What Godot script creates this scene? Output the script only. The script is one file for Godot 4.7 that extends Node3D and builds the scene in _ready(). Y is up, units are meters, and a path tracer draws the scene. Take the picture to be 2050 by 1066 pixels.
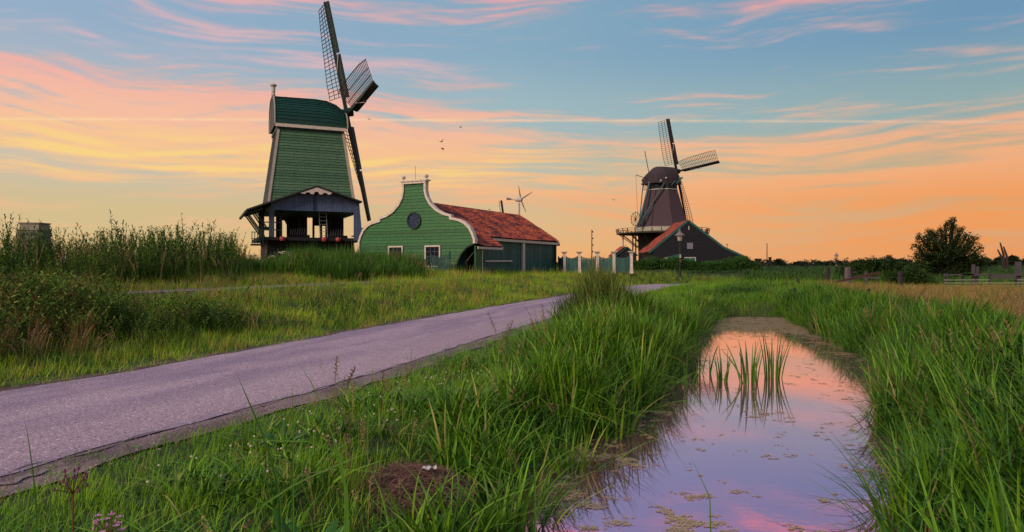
extends Node3D
# Two Dutch windmills and a green barn beside a lane and a reed-lined ditch at dusk.
const F := 1400.0
const EYE := 1.5
const WATER := -0.4
var rng := RandomNumberGenerator.new()
var nz := FastNoiseLite.new()
var nz2 := FastNoiseLite.new()
var taken := {}
var M := {}
# terrain lookup
const GX0 := -46.0
const GD0 := -9.0
const GS := 0.3
const GNX := 362
const GND := 350
var gh := PackedFloat32Array()
var gs := PackedFloat32Array()
# centre of the lane: (x, depth)
var lane := [Vector2(-9, -12), Vector2(-7.2, -5), Vector2(-6.5, 0), Vector2(-5.32, 4.65), Vector2(-4.02, 8), Vector2(-3.1, 10.8), Vector2(-1.85, 15.3), Vector2(0.85, 24), Vector2(4.9, 36), Vector2(7.9, 45), Vector2(10.3, 51.5), Vector2(12.1, 54.6), Vector2(14.6, 56.6), Vector2(18, 58), Vector2(24, 59.3), Vector2(36, 61), Vector2(60, 63), Vector2(200, 78)]

func at(u: float, v: float, d: float) -> Vector3:      # where a point seen in the photograph stands, d metres away
	return Vector3((u - 1025.0) / F * d, EYE + (533.0 - v) / F * d, -d)

# ---------- mesh building ----------
class MB:
	var v := PackedVector3Array()
	var n := PackedVector3Array()
	var uv := PackedVector2Array()
	var c := PackedColorArray()
	var i := PackedInt32Array()
	var col := Color.WHITE
	func tri(a: Vector3, b: Vector3, d: Vector3) -> void:
		var k := v.size()
		var nn := (d - a).cross(b - a).normalized()
		for p in [a, b, d]:
			v.append(p); n.append(nn); c.append(col); uv.append(Vector2(p.x, p.y))
		i.append(k); i.append(k + 1); i.append(k + 2)
	func quad(a: Vector3, b: Vector3, d: Vector3, e: Vector3) -> void:
		var k := v.size()
		var nn := (d - a).cross(b - a) + (e - a).cross(d - a)
		nn = nn.normalized()
		for p in [a, b, d, e]:
			v.append(p); n.append(nn); c.append(col); uv.append(Vector2(p.x, p.y))
		i.append(k); i.append(k + 1); i.append(k + 2); i.append(k); i.append(k + 2); i.append(k + 3)
	func hexa(p: Array) -> void:     # p: 4 bottom corners, then 4 top corners, counter-clockwise seen from above
		quad(p[4], p[7], p[6], p[5]); quad(p[0], p[1], p[2], p[3])
		for k in 4:
			var m := (k + 1) % 4
			quad(p[k], p[k + 4], p[m + 4], p[m])
	func box(ctr: Vector3, size: Vector3, b := Basis()) -> void:
		var x := b.x * size.x * 0.5
		var y := b.y * size.y * 0.5
		var z := b.z * size.z * 0.5
		hexa([ctr - x - y + z, ctr + x - y + z, ctr + x - y - z, ctr - x - y - z, ctr - x + y + z, ctr + x + y + z, ctr + x + y - z, ctr - x + y - z])
	func beam(a: Vector3, b: Vector3, w: float, h: float, up := Vector3.UP) -> void:
		var d := (b - a)
		var len := d.length()
		if len < 1e-5: return
		d /= len
		if absf(d.dot(up)) > 0.98: up = Vector3(0, 0, 1) if absf(d.z) < 0.9 else Vector3(1, 0, 0)
		var s := d.cross(up).normalized()
		box((a + b) * 0.5, Vector3(w, len, h), Basis(s, d, s.cross(d)))
	func tube(pts: Array, radii: Array, seg := 8, cap := true) -> void:
		var base := v.size()
		var m := pts.size()
		var side := Vector3.ZERO
		for k in m:
			var d: Vector3 = (pts[mini(k + 1, m - 1)] - pts[maxi(k - 1, 0)]).normalized()
			if k == 0:
				side = d.cross(Vector3(0.31, 0.2, 0.93) if absf(d.y) > 0.8 else Vector3.UP).normalized()
			else:
				side = (side - d * side.dot(d)).normalized()
			var other := d.cross(side)
			for j in seg:
				var a := TAU * j / seg
				var nn := side * cos(a) + other * sin(a)
				v.append(pts[k] + nn * radii[k]); n.append(nn); c.append(col); uv.append(Vector2(float(j) / seg, k))
		for k in m - 1:
			for j in seg:
				var p := base + k * seg + j
				var q := base + k * seg + (j + 1) % seg
				i.append(p); i.append(q + seg); i.append(q)
				i.append(p); i.append(p + seg); i.append(q + seg)
		if cap:
			for e in [0, m - 1]:
				var k := v.size()
				var d: Vector3 = (pts[1] - pts[0]).normalized() * (-1.0 if e == 0 else 1.0)
				v.append(pts[e]); n.append(d); c.append(col); uv.append(Vector2.ZERO)
				for j in seg:
					v.append(v[base + e * seg + j]); n.append(d); c.append(col); uv.append(Vector2.ZERO)
				for j in seg:
					i.append(k); i.append(k + 1 + j); i.append(k + 1 + (j + 1) % seg)
	func lathe(o: Vector3, prof: Array, seg := 12) -> void:    # prof: Vector2(radius, height), flat shaded bands
		for k in prof.size() - 1:
			var a: Vector2 = prof[k]
			var b: Vector2 = prof[k + 1]
			for j in seg:
				var t0 := TAU * j / seg
				var t1 := TAU * (j + 1) / seg
				var d0 := Vector3(cos(t0), 0, sin(t0))
				var d1 := Vector3(cos(t1), 0, sin(t1))
				var p := o + d0 * a.x + Vector3.UP * a.y
				var q := o + d1 * a.x + Vector3.UP * a.y
				var r := o + d1 * b.x + Vector3.UP * b.y
				var s := o + d0 * b.x + Vector3.UP * b.y
				if a.x < 1e-5: tri(p, s, r)
				elif b.x < 1e-5: tri(p, s, q)
				else: quad(q, p, s, r)
	func prism(poly: Array, t: Transform3D, depth: float) -> void:   # poly in the xy plane of t, from z = 0 to z = depth
		var p2 := PackedVector2Array(poly)
		var idx := Geometry2D.triangulate_polygon(p2)
		var zz := Vector3(0, 0, depth)
		for k in range(0, idx.size(), 3):
			var a := Vector3(p2[idx[k]].x, p2[idx[k]].y, 0)
			var b := Vector3(p2[idx[k + 1]].x, p2[idx[k + 1]].y, 0)
			var d := Vector3(p2[idx[k + 2]].x, p2[idx[k + 2]].y, 0)
			if (b - a).cross(d - a).z < 0:
				var e := b; b = d; d = e
			tri(t * (a + zz), t * (d + zz), t * (b + zz))
			tri(t * a, t * b, t * d)
		var m := p2.size()
		var ccw := not Geometry2D.is_polygon_clockwise(p2)
		for k in m:
			var a := Vector3(p2[k].x, p2[k].y, 0)
			var b := Vector3(p2[(k + 1) % m].x, p2[(k + 1) % m].y, 0)
			if ccw: quad(t * a, t * (a + zz), t * (b + zz), t * b)
			else: quad(t * b, t * (b + zz), t * (a + zz), t * a)
	func strip(pts: Array, sides: Array) -> void:     # a ribbon with smooth normals: centre points and half-width vectors
		var base := v.size()
		var m := pts.size()
		for k in m:
			var d: Vector3 = pts[mini(k + 1, m - 1)] - pts[maxi(k - 1, 0)]
			var s: Vector3 = sides[k]
			var ref: Vector3 = s if s.length() > 1e-5 else sides[maxi(k - 1, 0)]
			var nn := ref.cross(d).normalized()
			for e in [-1.0, 1.0]:
				v.append(pts[k] + s * e); n.append((nn + ref.normalized() * e * 0.35).normalized()); c.append(col); uv.append(Vector2(e * 0.5 + 0.5, float(k) / (m - 1)))
		for k in m - 1:
			var p := base + k * 2
			i.append(p); i.append(p + 2); i.append(p + 1)
			i.append(p + 1); i.append(p + 2); i.append(p + 3)
	func mesh() -> ArrayMesh:
		var a := []
		a.resize(Mesh.ARRAY_MAX)
		a[Mesh.ARRAY_VERTEX] = v
		a[Mesh.ARRAY_NORMAL] = n
		a[Mesh.ARRAY_TEX_UV] = uv
		a[Mesh.ARRAY_COLOR] = c
		a[Mesh.ARRAY_INDEX] = i
		var m := ArrayMesh.new()
		m.add_surface_from_arrays(Mesh.PRIMITIVE_TRIANGLES, a)
		return m

# copies for a MultiMesh
class Spots:
	var buf := PackedFloat32Array()
	func put(p: Vector3, yaw: float, sc: float, sy: float, col: Color, tilt := 0.0) -> void:
		var cs := cos(yaw) * sc
		var sn := sin(yaw) * sc
		if tilt == 0.0:
			buf.append_array(PackedFloat32Array([cs, 0, sn, p.x, 0, sy, 0, p.y, -sn, 0, cs, p.z, col.r, col.g, col.b, 1.0]))
		else:
			var b := Basis(Vector3.UP, yaw) * Basis(Vector3.RIGHT, tilt)
			b = b.scaled_local(Vector3(sc, sy, sc))
			buf.append_array(PackedFloat32Array([b.x.x, b.y.x, b.z.x, p.x, b.x.y, b.y.y, b.z.y, p.y, b.x.z, b.y.z, b.z.z, p.z, col.r, col.g, col.b, 1.0]))
	func full(b: Basis, p: Vector3, col: Color) -> void:
		buf.append_array(PackedFloat32Array([b.x.x, b.y.x, b.z.x, p.x, b.x.y, b.y.y, b.z.y, p.y, b.x.z, b.y.z, b.z.z, p.z, col.r, col.g, col.b, 1.0]))

func numbered(called: String) -> String:
	var k: int = taken.get(called, 0)
	taken[called] = k + 1
	return called if k == 0 else "%s_%03d" % [called, k]

func tag(o: Node3D, label: String, category := "", group := "", kind := "") -> Node3D:
	if label: o.set_meta("label", label)
	if category: o.set_meta("category", category)
	if group: o.set_meta("group", group)
	if kind: o.set_meta("kind", kind)
	return o

func thing(called: String, label: String, category: String, where := Vector3.ZERO, turn := 0.0, group := "") -> Node3D:
	var o := Node3D.new()
	o.name = numbered(called)
	add_child(o)
	o.position = where
	o.rotation.y = turn
	tag(o, label, category, group)
	return o

func part(called: String, shape, mat: Material, parent: Node3D, where := Transform3D()) -> MeshInstance3D:
	var o := MeshInstance3D.new()
	o.name = numbered(called) if parent == self else called
	o.mesh = shape.mesh() if shape is MB else shape
	o.material_override = mat
	o.transform = where
	parent.add_child(o, true)
	return o

func stuff(called: String, mesh: Mesh, spots: Spots, mat: Material, parent: Node3D, label := "", category := "") -> MultiMeshInstance3D:
	var mm := MultiMesh.new()
	mm.transform_format = MultiMesh.TRANSFORM_3D
	mm.use_colors = true
	mm.mesh = mesh
	mm.instance_count = spots.buf.size() / 16
	mm.buffer = spots.buf
	var o := MultiMeshInstance3D.new()
	o.name = numbered(called) if parent == self else called
	o.multimesh = mm
	o.material_override = mat
	parent.add_child(o, true)
	tag(o, label, category, "", "stuff")
	return o

func stuff_set(called: String, meshes: Array, spots: Array, mat: Material, label: String, category: String) -> void:
	var o := Node3D.new()
	o.name = numbered(called)
	add_child(o)
	tag(o, label, category, "", "stuff")
	for k in spots.size():
		if spots[k].buf.size(): stuff("tufts", meshes[k], spots[k], mat, o)

func lin(r: float, g: float, b: float) -> Color:
	return Color(r, g, b).linear_to_srgb()

func noise_tex(freq: float, lo: Color, hi: Color, size := 256, kind := FastNoiseLite.TYPE_SIMPLEX_SMOOTH, octaves := 4, sd := 1) -> NoiseTexture2D:
	var t := NoiseTexture2D.new()
	var f := FastNoiseLite.new()
	f.noise_type = kind
	f.frequency = freq
	f.fractal_octaves = octaves
	f.seed = sd
	t.noise = f
	t.width = size
	t.height = size
	t.seamless = true
	var g := Gradient.new()
	g.set_color(0, lo)
	g.set_color(1, hi)
	t.color_ramp = g
	return t

func grit_tex() -> ImageTexture:      # asphalt: mixed aggregate with pale and dark chips
	var r := RandomNumberGenerator.new()
	r.seed = 77
	var n := 512
	var im := Image.create(n, n, false, Image.FORMAT_RGB8)
	for y in n:
		for x in n:
			var g := 0.66 + r.randf_range(-0.14, 0.14)
			im.set_pixel(x, y, Color(g, g * 0.98, g * 1.01))
	for k in 15000:
		var x := r.randi() % n
		var y := r.randi() % n
		var g := r.randf_range(0.35, 0.62) if r.randf() < 0.5 else r.randf_range(0.72, 1.0)
		var w := 1 + r.randi() % 3
		for dx in w:
			for dy in 1 + r.randi() % w:
				im.set_pixel((x + dx) % n, (y + dy) % n, Color(g, g * 0.97, g))
	return ImageTexture.create_from_image(im)

func grain_tex(sx: float, sy: float, lo: float, hi: float, sd: int) -> ImageTexture:    # streaky grain, as on weathered boards
	var im := Image.create(256, 256, false, Image.FORMAT_RGB8)
	var f := FastNoiseLite.new()
	f.seed = sd
	f.frequency = 1.0
	f.fractal_octaves = 4
	for y in 256:
		for x in 256:
			var a := TAU * x / 256.0
			var b := TAU * y / 256.0
			var k := f.get_noise_3d(cos(a) * sx, sin(a) * sx + cos(b) * sy, sin(b) * sy)
			var g := clampf(lerpf(lo, hi, k * 0.9 + 0.5), 0, 1)
			im.set_pixel(x, y, Color(g, g, g))
	return ImageTexture.create_from_image(im)

func surf(c: Color, rough := 0.8, tex: Texture2D = null, scale := 1.0, spec := 0.4) -> StandardMaterial3D:
	var m := StandardMaterial3D.new()
	m.albedo_color = c
	m.roughness = rough
	m.metallic_specular = spec
	if tex:
		m.albedo_texture = tex
		m.uv1_triplanar = true
		m.uv1_world_triplanar = true
		m.uv1_scale = Vector3(scale, scale, scale)
	return m

func leafy(back := 0.5, rough := 0.5) -> StandardMaterial3D:
	var m := StandardMaterial3D.new()
	m.vertex_color_use_as_albedo = true
	m.roughness = rough
	m.metallic_specular = 0.3
	m.cull_mode = BaseMaterial3D.CULL_DISABLED
	if back > 0:
		m.backlight_enabled = true
		m.backlight = Color(back, back, back)
	return m

# ---------- sky ----------
func sm(a: float, b: float, x: float) -> float:
	var t := clampf((x - a) / (b - a), 0.0, 1.0)
	return t * t * (3.0 - 2.0 * t)

var skn := FastNoiseLite.new()
var skw := FastNoiseLite.new()

func pick(stops: Array, e: float) -> Color:
	for k in stops.size() - 1:
		if e < stops[k + 1][0]:
			return stops[k][1].lerp(stops[k + 1][1], sm(0.0, 1.0, (e - stops[k][0]) / (stops[k + 1][0] - stops[k][0])))
	return stops[-1][1]

var clear_l := [[0.0, Color8(224, 184, 128)], [3.5, Color8(212, 190, 142)], [8.0, Color8(200, 192, 176)], [12.0, Color8(176, 184, 194)], [18.0, Color8(148, 174, 200)], [30.0, Color8(120, 156, 190)], [90.0, Color8(104, 140, 178)]]
var clear_c := [[0.0, Color8(240, 180, 116)], [3.5, Color8(222, 186, 138)], [8.0, Color8(190, 190, 172)], [12.0, Color8(160, 185, 192)], [18.0, Color8(136, 170, 192)], [30.0, Color8(116, 152, 186)], [90.0, Color8(104, 140, 178)]]
var clear_r := [[0.0, Color8(226, 156, 108)], [3.0, Color8(222, 166, 118)], [7.5, Color8(190, 172, 140)], [11.0, Color8(146, 172, 174)], [17.0, Color8(112, 152, 182)], [30.0, Color8(104, 144, 182)], [90.0, Color8(104, 140, 178)]]
var cloud_l := [[0.0, Color8(244, 190, 140)], [5.0, Color8(246, 188, 148)], [8.0, Color8(251, 200, 142)], [11.0, Color8(251, 190, 158)], [13.8, Color8(247, 178, 164)], [15.5, Color8(204, 182, 196)], [21.0, Color8(222, 172, 178)], [90.0, Color8(206, 172, 184)]]
var cloud_r := [[0.0, Color8(238, 154, 88)], [4.0, Color8(242, 157, 92)], [8.0, Color8(246, 176, 130)], [12.0, Color8(232, 178, 154)], [16.0, Color8(206, 168, 172)], [20.0, Color8(232, 160, 160)], [90.0, Color8(206, 172, 184)]]

func sky_at(az: float, e: float) -> Color:      # degrees; az 0 is straight ahead, positive to the right
	var a := az * 0.01745329
	var side := sin(a) / 0.55                   # -1 at the left, 1 at the right of the view; goes round smoothly
	var front := cos(a) * 0.5 + 0.5
	side = clampf(side, -1.0, 1.0) * sm(0.1, 0.7, front)
	var cl: Color
	var kl: Color
	if side < 0:
		cl = pick(clear_c, e).lerp(pick(clear_l, e), -side)
		kl = pick(cloud_l, e).lerp(pick(cloud_r, e), clampf(0.35 + side * 0.4, 0, 1))
	else:
		cl = pick(clear_c, e).lerp(pick(clear_r, e), side)
		kl = pick(cloud_l, e).lerp(pick(cloud_r, e), 0.35 + side * 0.65)
	# streaks on the cylinder: long across, thin in height
	var w := skw.get_noise_3d(sin(a) * 2.2, cos(a) * 2.2, e * 0.10)
	var w2 := skw.get_noise_3d(sin(a) * 5.0 + 9.0, cos(a) * 5.0, e * 0.25)
	var ee := e + w * 1.5 + w2 * 0.3
	var n := skn.get_noise_3d(sin(a) * 2.0, cos(a) * 2.0, ee * 0.46)
	var n2 := skn.get_noise_3d(sin(a) * 5.0 + 20.0, cos(a) * 5.0, ee * 1.7)
	var n3 := skn.get_noise_3d(sin(a) * 13.0 + 50.0, cos(a) * 13.0, e * 4.2 + w2 * 3.0)
	var bias := -0.10
	bias += 0.42 * sm(0.05, -0.35, side - 0.12 * sm(8, 12, e)) * sm(6.0, 8.0, ee) * sm(15.0, 12.4, ee)
	bias += 0.30 * sm(-0.7, -0.1, side) * sm(4.2, 6.5, ee) * sm(11.2, 9.2, ee)
	bias += 0.34 * sm(0.25, 0.6, side) * sm(0.5, 3.0, ee) * sm(7.6, 5.0, ee)
	bias += 0.5 * sm(19.2, 21.6, e + w * 1.2 + 1.5 * maxf(side, 0.0)) * sm(-0.35, 0.05, side) * sm(25.0, 21.5, e)
	bias -= 0.17 * sm(-0.25, 0.15, side) * sm(11.0, 12.8, ee) * sm(19.8, 18.0, e)
	bias += 0.10 * sm(-0.2, -0.7, side) * sm(14.0, 16.0, ee) * sm(24.0, 20.0, e)
	bias -= 0.2 * sm(5.5, 2.0, e) * sm(0.4, -0.2, side)
	bias -= 0.22 * sm(30.0, 55.0, e)
	var dens := sm(-0.24, 0.5, n * 0.74 + n2 * 0.46 + n3 * 0.23 + bias)
	var col := cl.lerp(kl, dens * 0.92)
	# brighter yellow cores at the left, in the thick of the streaks
	var core := sm(0.12, 0.5, n2 + n * 0.4 + 0.08) * sm(5.5, 7.5, e) * sm(11.0, 8.5, e) * sm(0.3, -0.2, side)
	col = col.lerp(Color8(250, 222, 128), core * 0.5)
	var pinkish := sm(0.1, 0.45, n3 * 0.6 + n) * dens * sm(8.0, 12.0, e) * 0.3
	col = col.lerp(Color8(250, 188, 166), pinkish * 0.6)
	# the condensation trail: a straight line (great circle), faint along its length
	if front > 0.55:
		var t := tan(e * 0.01745329) / cos(a)
		var x := tan(a)
		var off := absf(t - (0.2085 - 0.0030 * x)) / 0.00135
		var glow := exp(-off * off) * (0.75 + 0.5 * skn.get_noise_2d(x * 20.0, 3.0)) * sm(0.55, 0.75, front)
		col = col.lerp(Color8(255, 224, 170).lerp(Color8(240, 200, 170), clampf(side * 0.5 + 0.5, 0, 1)), clampf(glow * 0.85, 0, 1))
	return col

func sky_picture() -> ImageTexture:
	skn.seed = 11; skn.frequency = 1.0; skn.fractal_octaves = 3
	skw.seed = 5; skw.frequency = 1.0; skw.fractal_octaves = 2
	var low := Image.create(512, 256, false, Image.FORMAT_RGB8)
	for y in 256:
		var e := 90.0 - (y + 0.5) / 256.0 * 180.0
		for x in 512:
			low.set_pixel(x, y, sky_at((x + 0.5) / 512.0 * 360.0 - 180.0, e) if e > -1.0 else Color8(96, 88, 74))
	low.resize(4096, 2048, Image.INTERPOLATE_CUBIC)
	# the part round the view, at full detail
	var x0 := 1536
	var y0 := 640
	var w := 1024
	var h := 384
	var data := PackedByteArray()
	data.resize(w / 2 * h * 3)
	var k := 0
	for y in h:
		var e := 90.0 - (y0 + y + 0.5) / 2048.0 * 180.0
		for x in w / 2:
			var c := sky_at((x0 + x * 2 + 1.0) / 4096.0 * 360.0 - 180.0, e)
			data[k] = int(clampf(c.r, 0, 1) * 255.0 + 0.5); data[k + 1] = int(clampf(c.g, 0, 1) * 255.0 + 0.5); data[k + 2] = int(clampf(c.b, 0, 1) * 255.0 + 0.5)
			k += 3
	var fine := Image.create_from_data(w / 2, h, false, Image.FORMAT_RGB8, data)
	fine.resize(w, h, Image.INTERPOLATE_CUBIC)
	low.blit_rect(fine, Rect2i(0, 0, w, h), Vector2i(x0, y0))
	# a panorama's first column is straight ahead
	var pano := Image.create(4096, 2048, false, Image.FORMAT_RGB8)
	pano.blit_rect(low, Rect2i(2048, 0, 2048, 2048), Vector2i(0, 0))
	pano.blit_rect(low, Rect2i(0, 0, 2048, 2048), Vector2i(2048, 0))
	return ImageTexture.create_from_image(pano)

# ---------- terrain ----------
func table(pts: Array, d: float) -> float:
	for k in pts.size() - 1:
		if d < pts[k + 1].y or k == pts.size() - 2:
			return lerpf(pts[k].x, pts[k + 1].x, (d - pts[k].y) / (pts[k + 1].y - pts[k].y))
	return 0.0

var ditch_l := [Vector2(-4.6, -8), Vector2(-1.35, 2), Vector2(-0.35, 5), Vector2(0.3, 6.4), Vector2(1.35, 8.96), Vector2(2.55, 12.85), Vector2(4.4, 18.1), Vector2(7.0, 24.9), Vector2(9.0, 30)]
var ditch_r := [Vector2(-2.6, -8), Vector2(1.5, 2), Vector2(3.1, 5), Vector2(3.85, 6.4), Vector2(5.1, 8.96), Vector2(7.15, 12.85), Vector2(8.5, 18.1), Vector2(10.2, 24.9), Vector2(11.3, 30)]

func lane_side(x: float, d: float) -> float:      # metres left of the lane's centre line
	var best := 1e9
	var s := 0.0
	var p := Vector2(x, d)
	for k in lane.size() - 1:
		var a: Vector2 = lane[k]
		var e: Vector2 = lane[k + 1] - a
		var t := clampf((p - a).dot(e) / e.length_squared(), 0.0, 1.0)
		var r := p - (a + e * t)
		var q := r.length_squared()
		if q < best:
			best = q
			s = sqrt(q) * (1.0 if e.cross(r) > 0 else -1.0)
	return s

func ditch(x: float, d: float) -> float:           # metres outside the waterline, negative in the ditch
	var w := 0.18 * sin(d * 1.7) + 0.12 * sin(d * 3.9 + 1.0)
	return maxf(maxf(table(ditch_l, d) + w - x, x - table(ditch_r, d) + w * 0.7), d - 25.6 + 0.3 * sin(x * 2.0))

func land(x: float, d: float, s: float) -> float:
	var y := 0.0
	if s > 0:
		y = 0.78 * sm(2.3, 7.8, s) + 0.24 * sm(9.8, 13.0, s)
		y -= 0.4 * sm(95, 160, d) + 0.3 * sm(40, 120, s)
		var rough := sm(2.3, 4.0, s) * (1.0 - sm(7.0, 7.9, s) * (1.0 - sm(9.8, 11.0, s)))
		y += rough * (nz.get_noise_2d(x * 9.0, d * 9.0) * 0.22 + nz2.get_noise_2d(x * 40.0, d * 40.0) * 0.08)
	else:
		y = 0.28 * sm(-2.6, -6.0, s) * sm(24, 38, d) * sm(-17.0, -9.0, s)
		y += sm(-2.3, -4.5, s) * (nz.get_noise_2d(x * 9.0, d * 9.0) * 0.16 + nz2.get_noise_2d(x * 40.0, d * 40.0) * 0.06)
		var q := ditch(x, d)
		if q < 1.7:
			var f := sm(-0.15, 1.5, q)
			y = lerpf(WATER - 0.10, y, f) - 0.5 * sm(0.0, 0.7, -q)
	return y

func fill_ground_table() -> void:
	gh.resize(GNX * GND)
	gs.resize(GNX * GND)
	var k := 0
	for j in GND:
		for i in GNX:
			var x := GX0 + i * GS
			var d := GD0 + j * GS
			var s := lane_side(x, d)
			gs[k] = s
			gh[k] = land(x, d, s)
			k += 1

func look(t: PackedFloat32Array, x: float, d: float) -> float:
	var fx := clampf((x - GX0) / GS, 0.0, GNX - 1.001)
	var fd := clampf((d - GD0) / GS, 0.0, GND - 1.001)
	var i := int(fx)
	var j := int(fd)
	fx -= i
	fd -= j
	var k := j * GNX + i
	return lerpf(lerpf(t[k], t[k + 1], fx), lerpf(t[k + GNX], t[k + GNX + 1], fx), fd)

func gy(x: float, d: float) -> float:
	if x < GX0 or d > GD0 + (GND - 1) * GS or x > GX0 + (GNX - 1) * GS or d < GD0:
		return land(x, d, lane_side(x, d))
	return look(gh, x, d)

func spaced(fine_lo: float, fine_hi: float, step: float, far: float) -> PackedFloat32Array:
	var a := PackedFloat32Array()
	var x := fine_lo
	while x < fine_hi:
		a.append(x)
		x += step
	a.append(fine_hi)
	var g := step
	x = fine_hi
	while x < far:
		g *= 1.5
		x += g
		a.append(x)
	var b := PackedFloat32Array()
	g = step
	x = fine_lo
	while x > -far:
		g *= 1.5
		x -= g
		b.append(x)
	b.reverse()
	b.append_array(a)
	return b

func build_ground() -> void:
	var xs := spaced(-32.0, 40.0, 0.3, 4000.0)
	var ds := spaced(-2.0, 72.0, 0.3, 4000.0)
	var mb := MB.new()
	var nx := xs.size()
	var nd := ds.size()
	mb.v.resize(nx * nd); mb.n.resize(nx * nd); mb.uv.resize(nx * nd); mb.c.resize(nx * nd)
	var k := 0
	for j in nd:
		for i in nx:
			mb.v[k] = Vector3(xs[i], gy(xs[i], ds[j]), -ds[j])
			mb.uv[k] = Vector2(xs[i], ds[j])
			mb.c[k] = Color.WHITE
			k += 1
	for j in nd:
		for i in nx:
			var l: Vector3 = mb.v[j * nx + maxi(i - 1, 0)]
			var r: Vector3 = mb.v[j * nx + mini(i + 1, nx - 1)]
			var b: Vector3 = mb.v[maxi(j - 1, 0) * nx + i]
			var f: Vector3 = mb.v[mini(j + 1, nd - 1) * nx + i]
			mb.n[j * nx + i] = (r - l).cross(f - b).normalized()
	var idx := PackedInt32Array()
	idx.resize((nx - 1) * (nd - 1) * 6)
	var q := 0
	for j in nd - 1:
		for i in nx - 1:
			var p := j * nx + i
			idx[q] = p; idx[q + 1] = p + nx; idx[q + 2] = p + nx + 1
			idx[q + 3] = p; idx[q + 4] = p + nx + 1; idx[q + 5] = p + 1
			q += 6
	mb.i = idx
	tag(part("ground", mb, M.soil, self), "low grassy land with a dike beside the lane", "ground", "", "structure")

func along(t: float) -> Array:     # point and left-hand direction at t metres along the lane from its first point
	for k in lane.size() - 1:
		var e: Vector2 = lane[k + 1] - lane[k]
		var len := e.length()
		if t <= len or k == lane.size() - 2:
			var p: Vector2 = lane[k] + e * (t / len)
			# smooth the direction over the joints
			var d0: Vector2 = (lane[k] - lane[maxi(k - 1, 0)]).normalized() if k > 0 else e.normalized()
			var d1: Vector2 = (lane[mini(k + 2, lane.size() - 1)] - lane[k + 1]).normalized() if k < lane.size() - 2 else e.normalized()
			var f := t / len
			var dir := (e.normalized() + (d0 * (1.0 - f) * (1.0 - f) + d1 * f * f) * 0.9).normalized()
			return [p, Vector2(-dir.y, dir.x)]
		t -= len
	return []

func lane_band(s0: float, s1: float, cross: int, lift: float, t0: float, t1: float, step: float, wobble: float, tint: Callable, follow := false) -> MB:
	var mb := MB.new()
	var rows := int((t1 - t0) / step)
	for j in rows + 1:
		var t := t0 + j * step
		var q := along(t)
		for i in cross + 1:
			var f := float(i) / cross
			var s := lerpf(s0, s1, f)
			if i == 0: s += nz2.get_noise_2d(t * 30.0, 7.0) * wobble
			if i == cross: s += nz2.get_noise_2d(t * 30.0, 90.0) * wobble
			var p: Vector2 = q[0] + q[1] * s
			var y := lift + (gy(p.x, p.y) if follow else 0.0)
			if not follow: y += 0.025 * (1.0 - pow(absf(s) / 2.2, 2.0))
			mb.v.append(Vector3(p.x, y, -p.y))
			mb.n.append(Vector3.UP)
			mb.uv.append(Vector2(p.x, p.y))
			mb.c.append(tint.call(s, t, p))
	for j in rows:
		for i in cross:
			var p := j * (cross + 1) + i
			mb.i.append_array(PackedInt32Array([p, p + cross + 2, p + cross + 1, p, p + 1, p + cross + 2]))
	return mb

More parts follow.
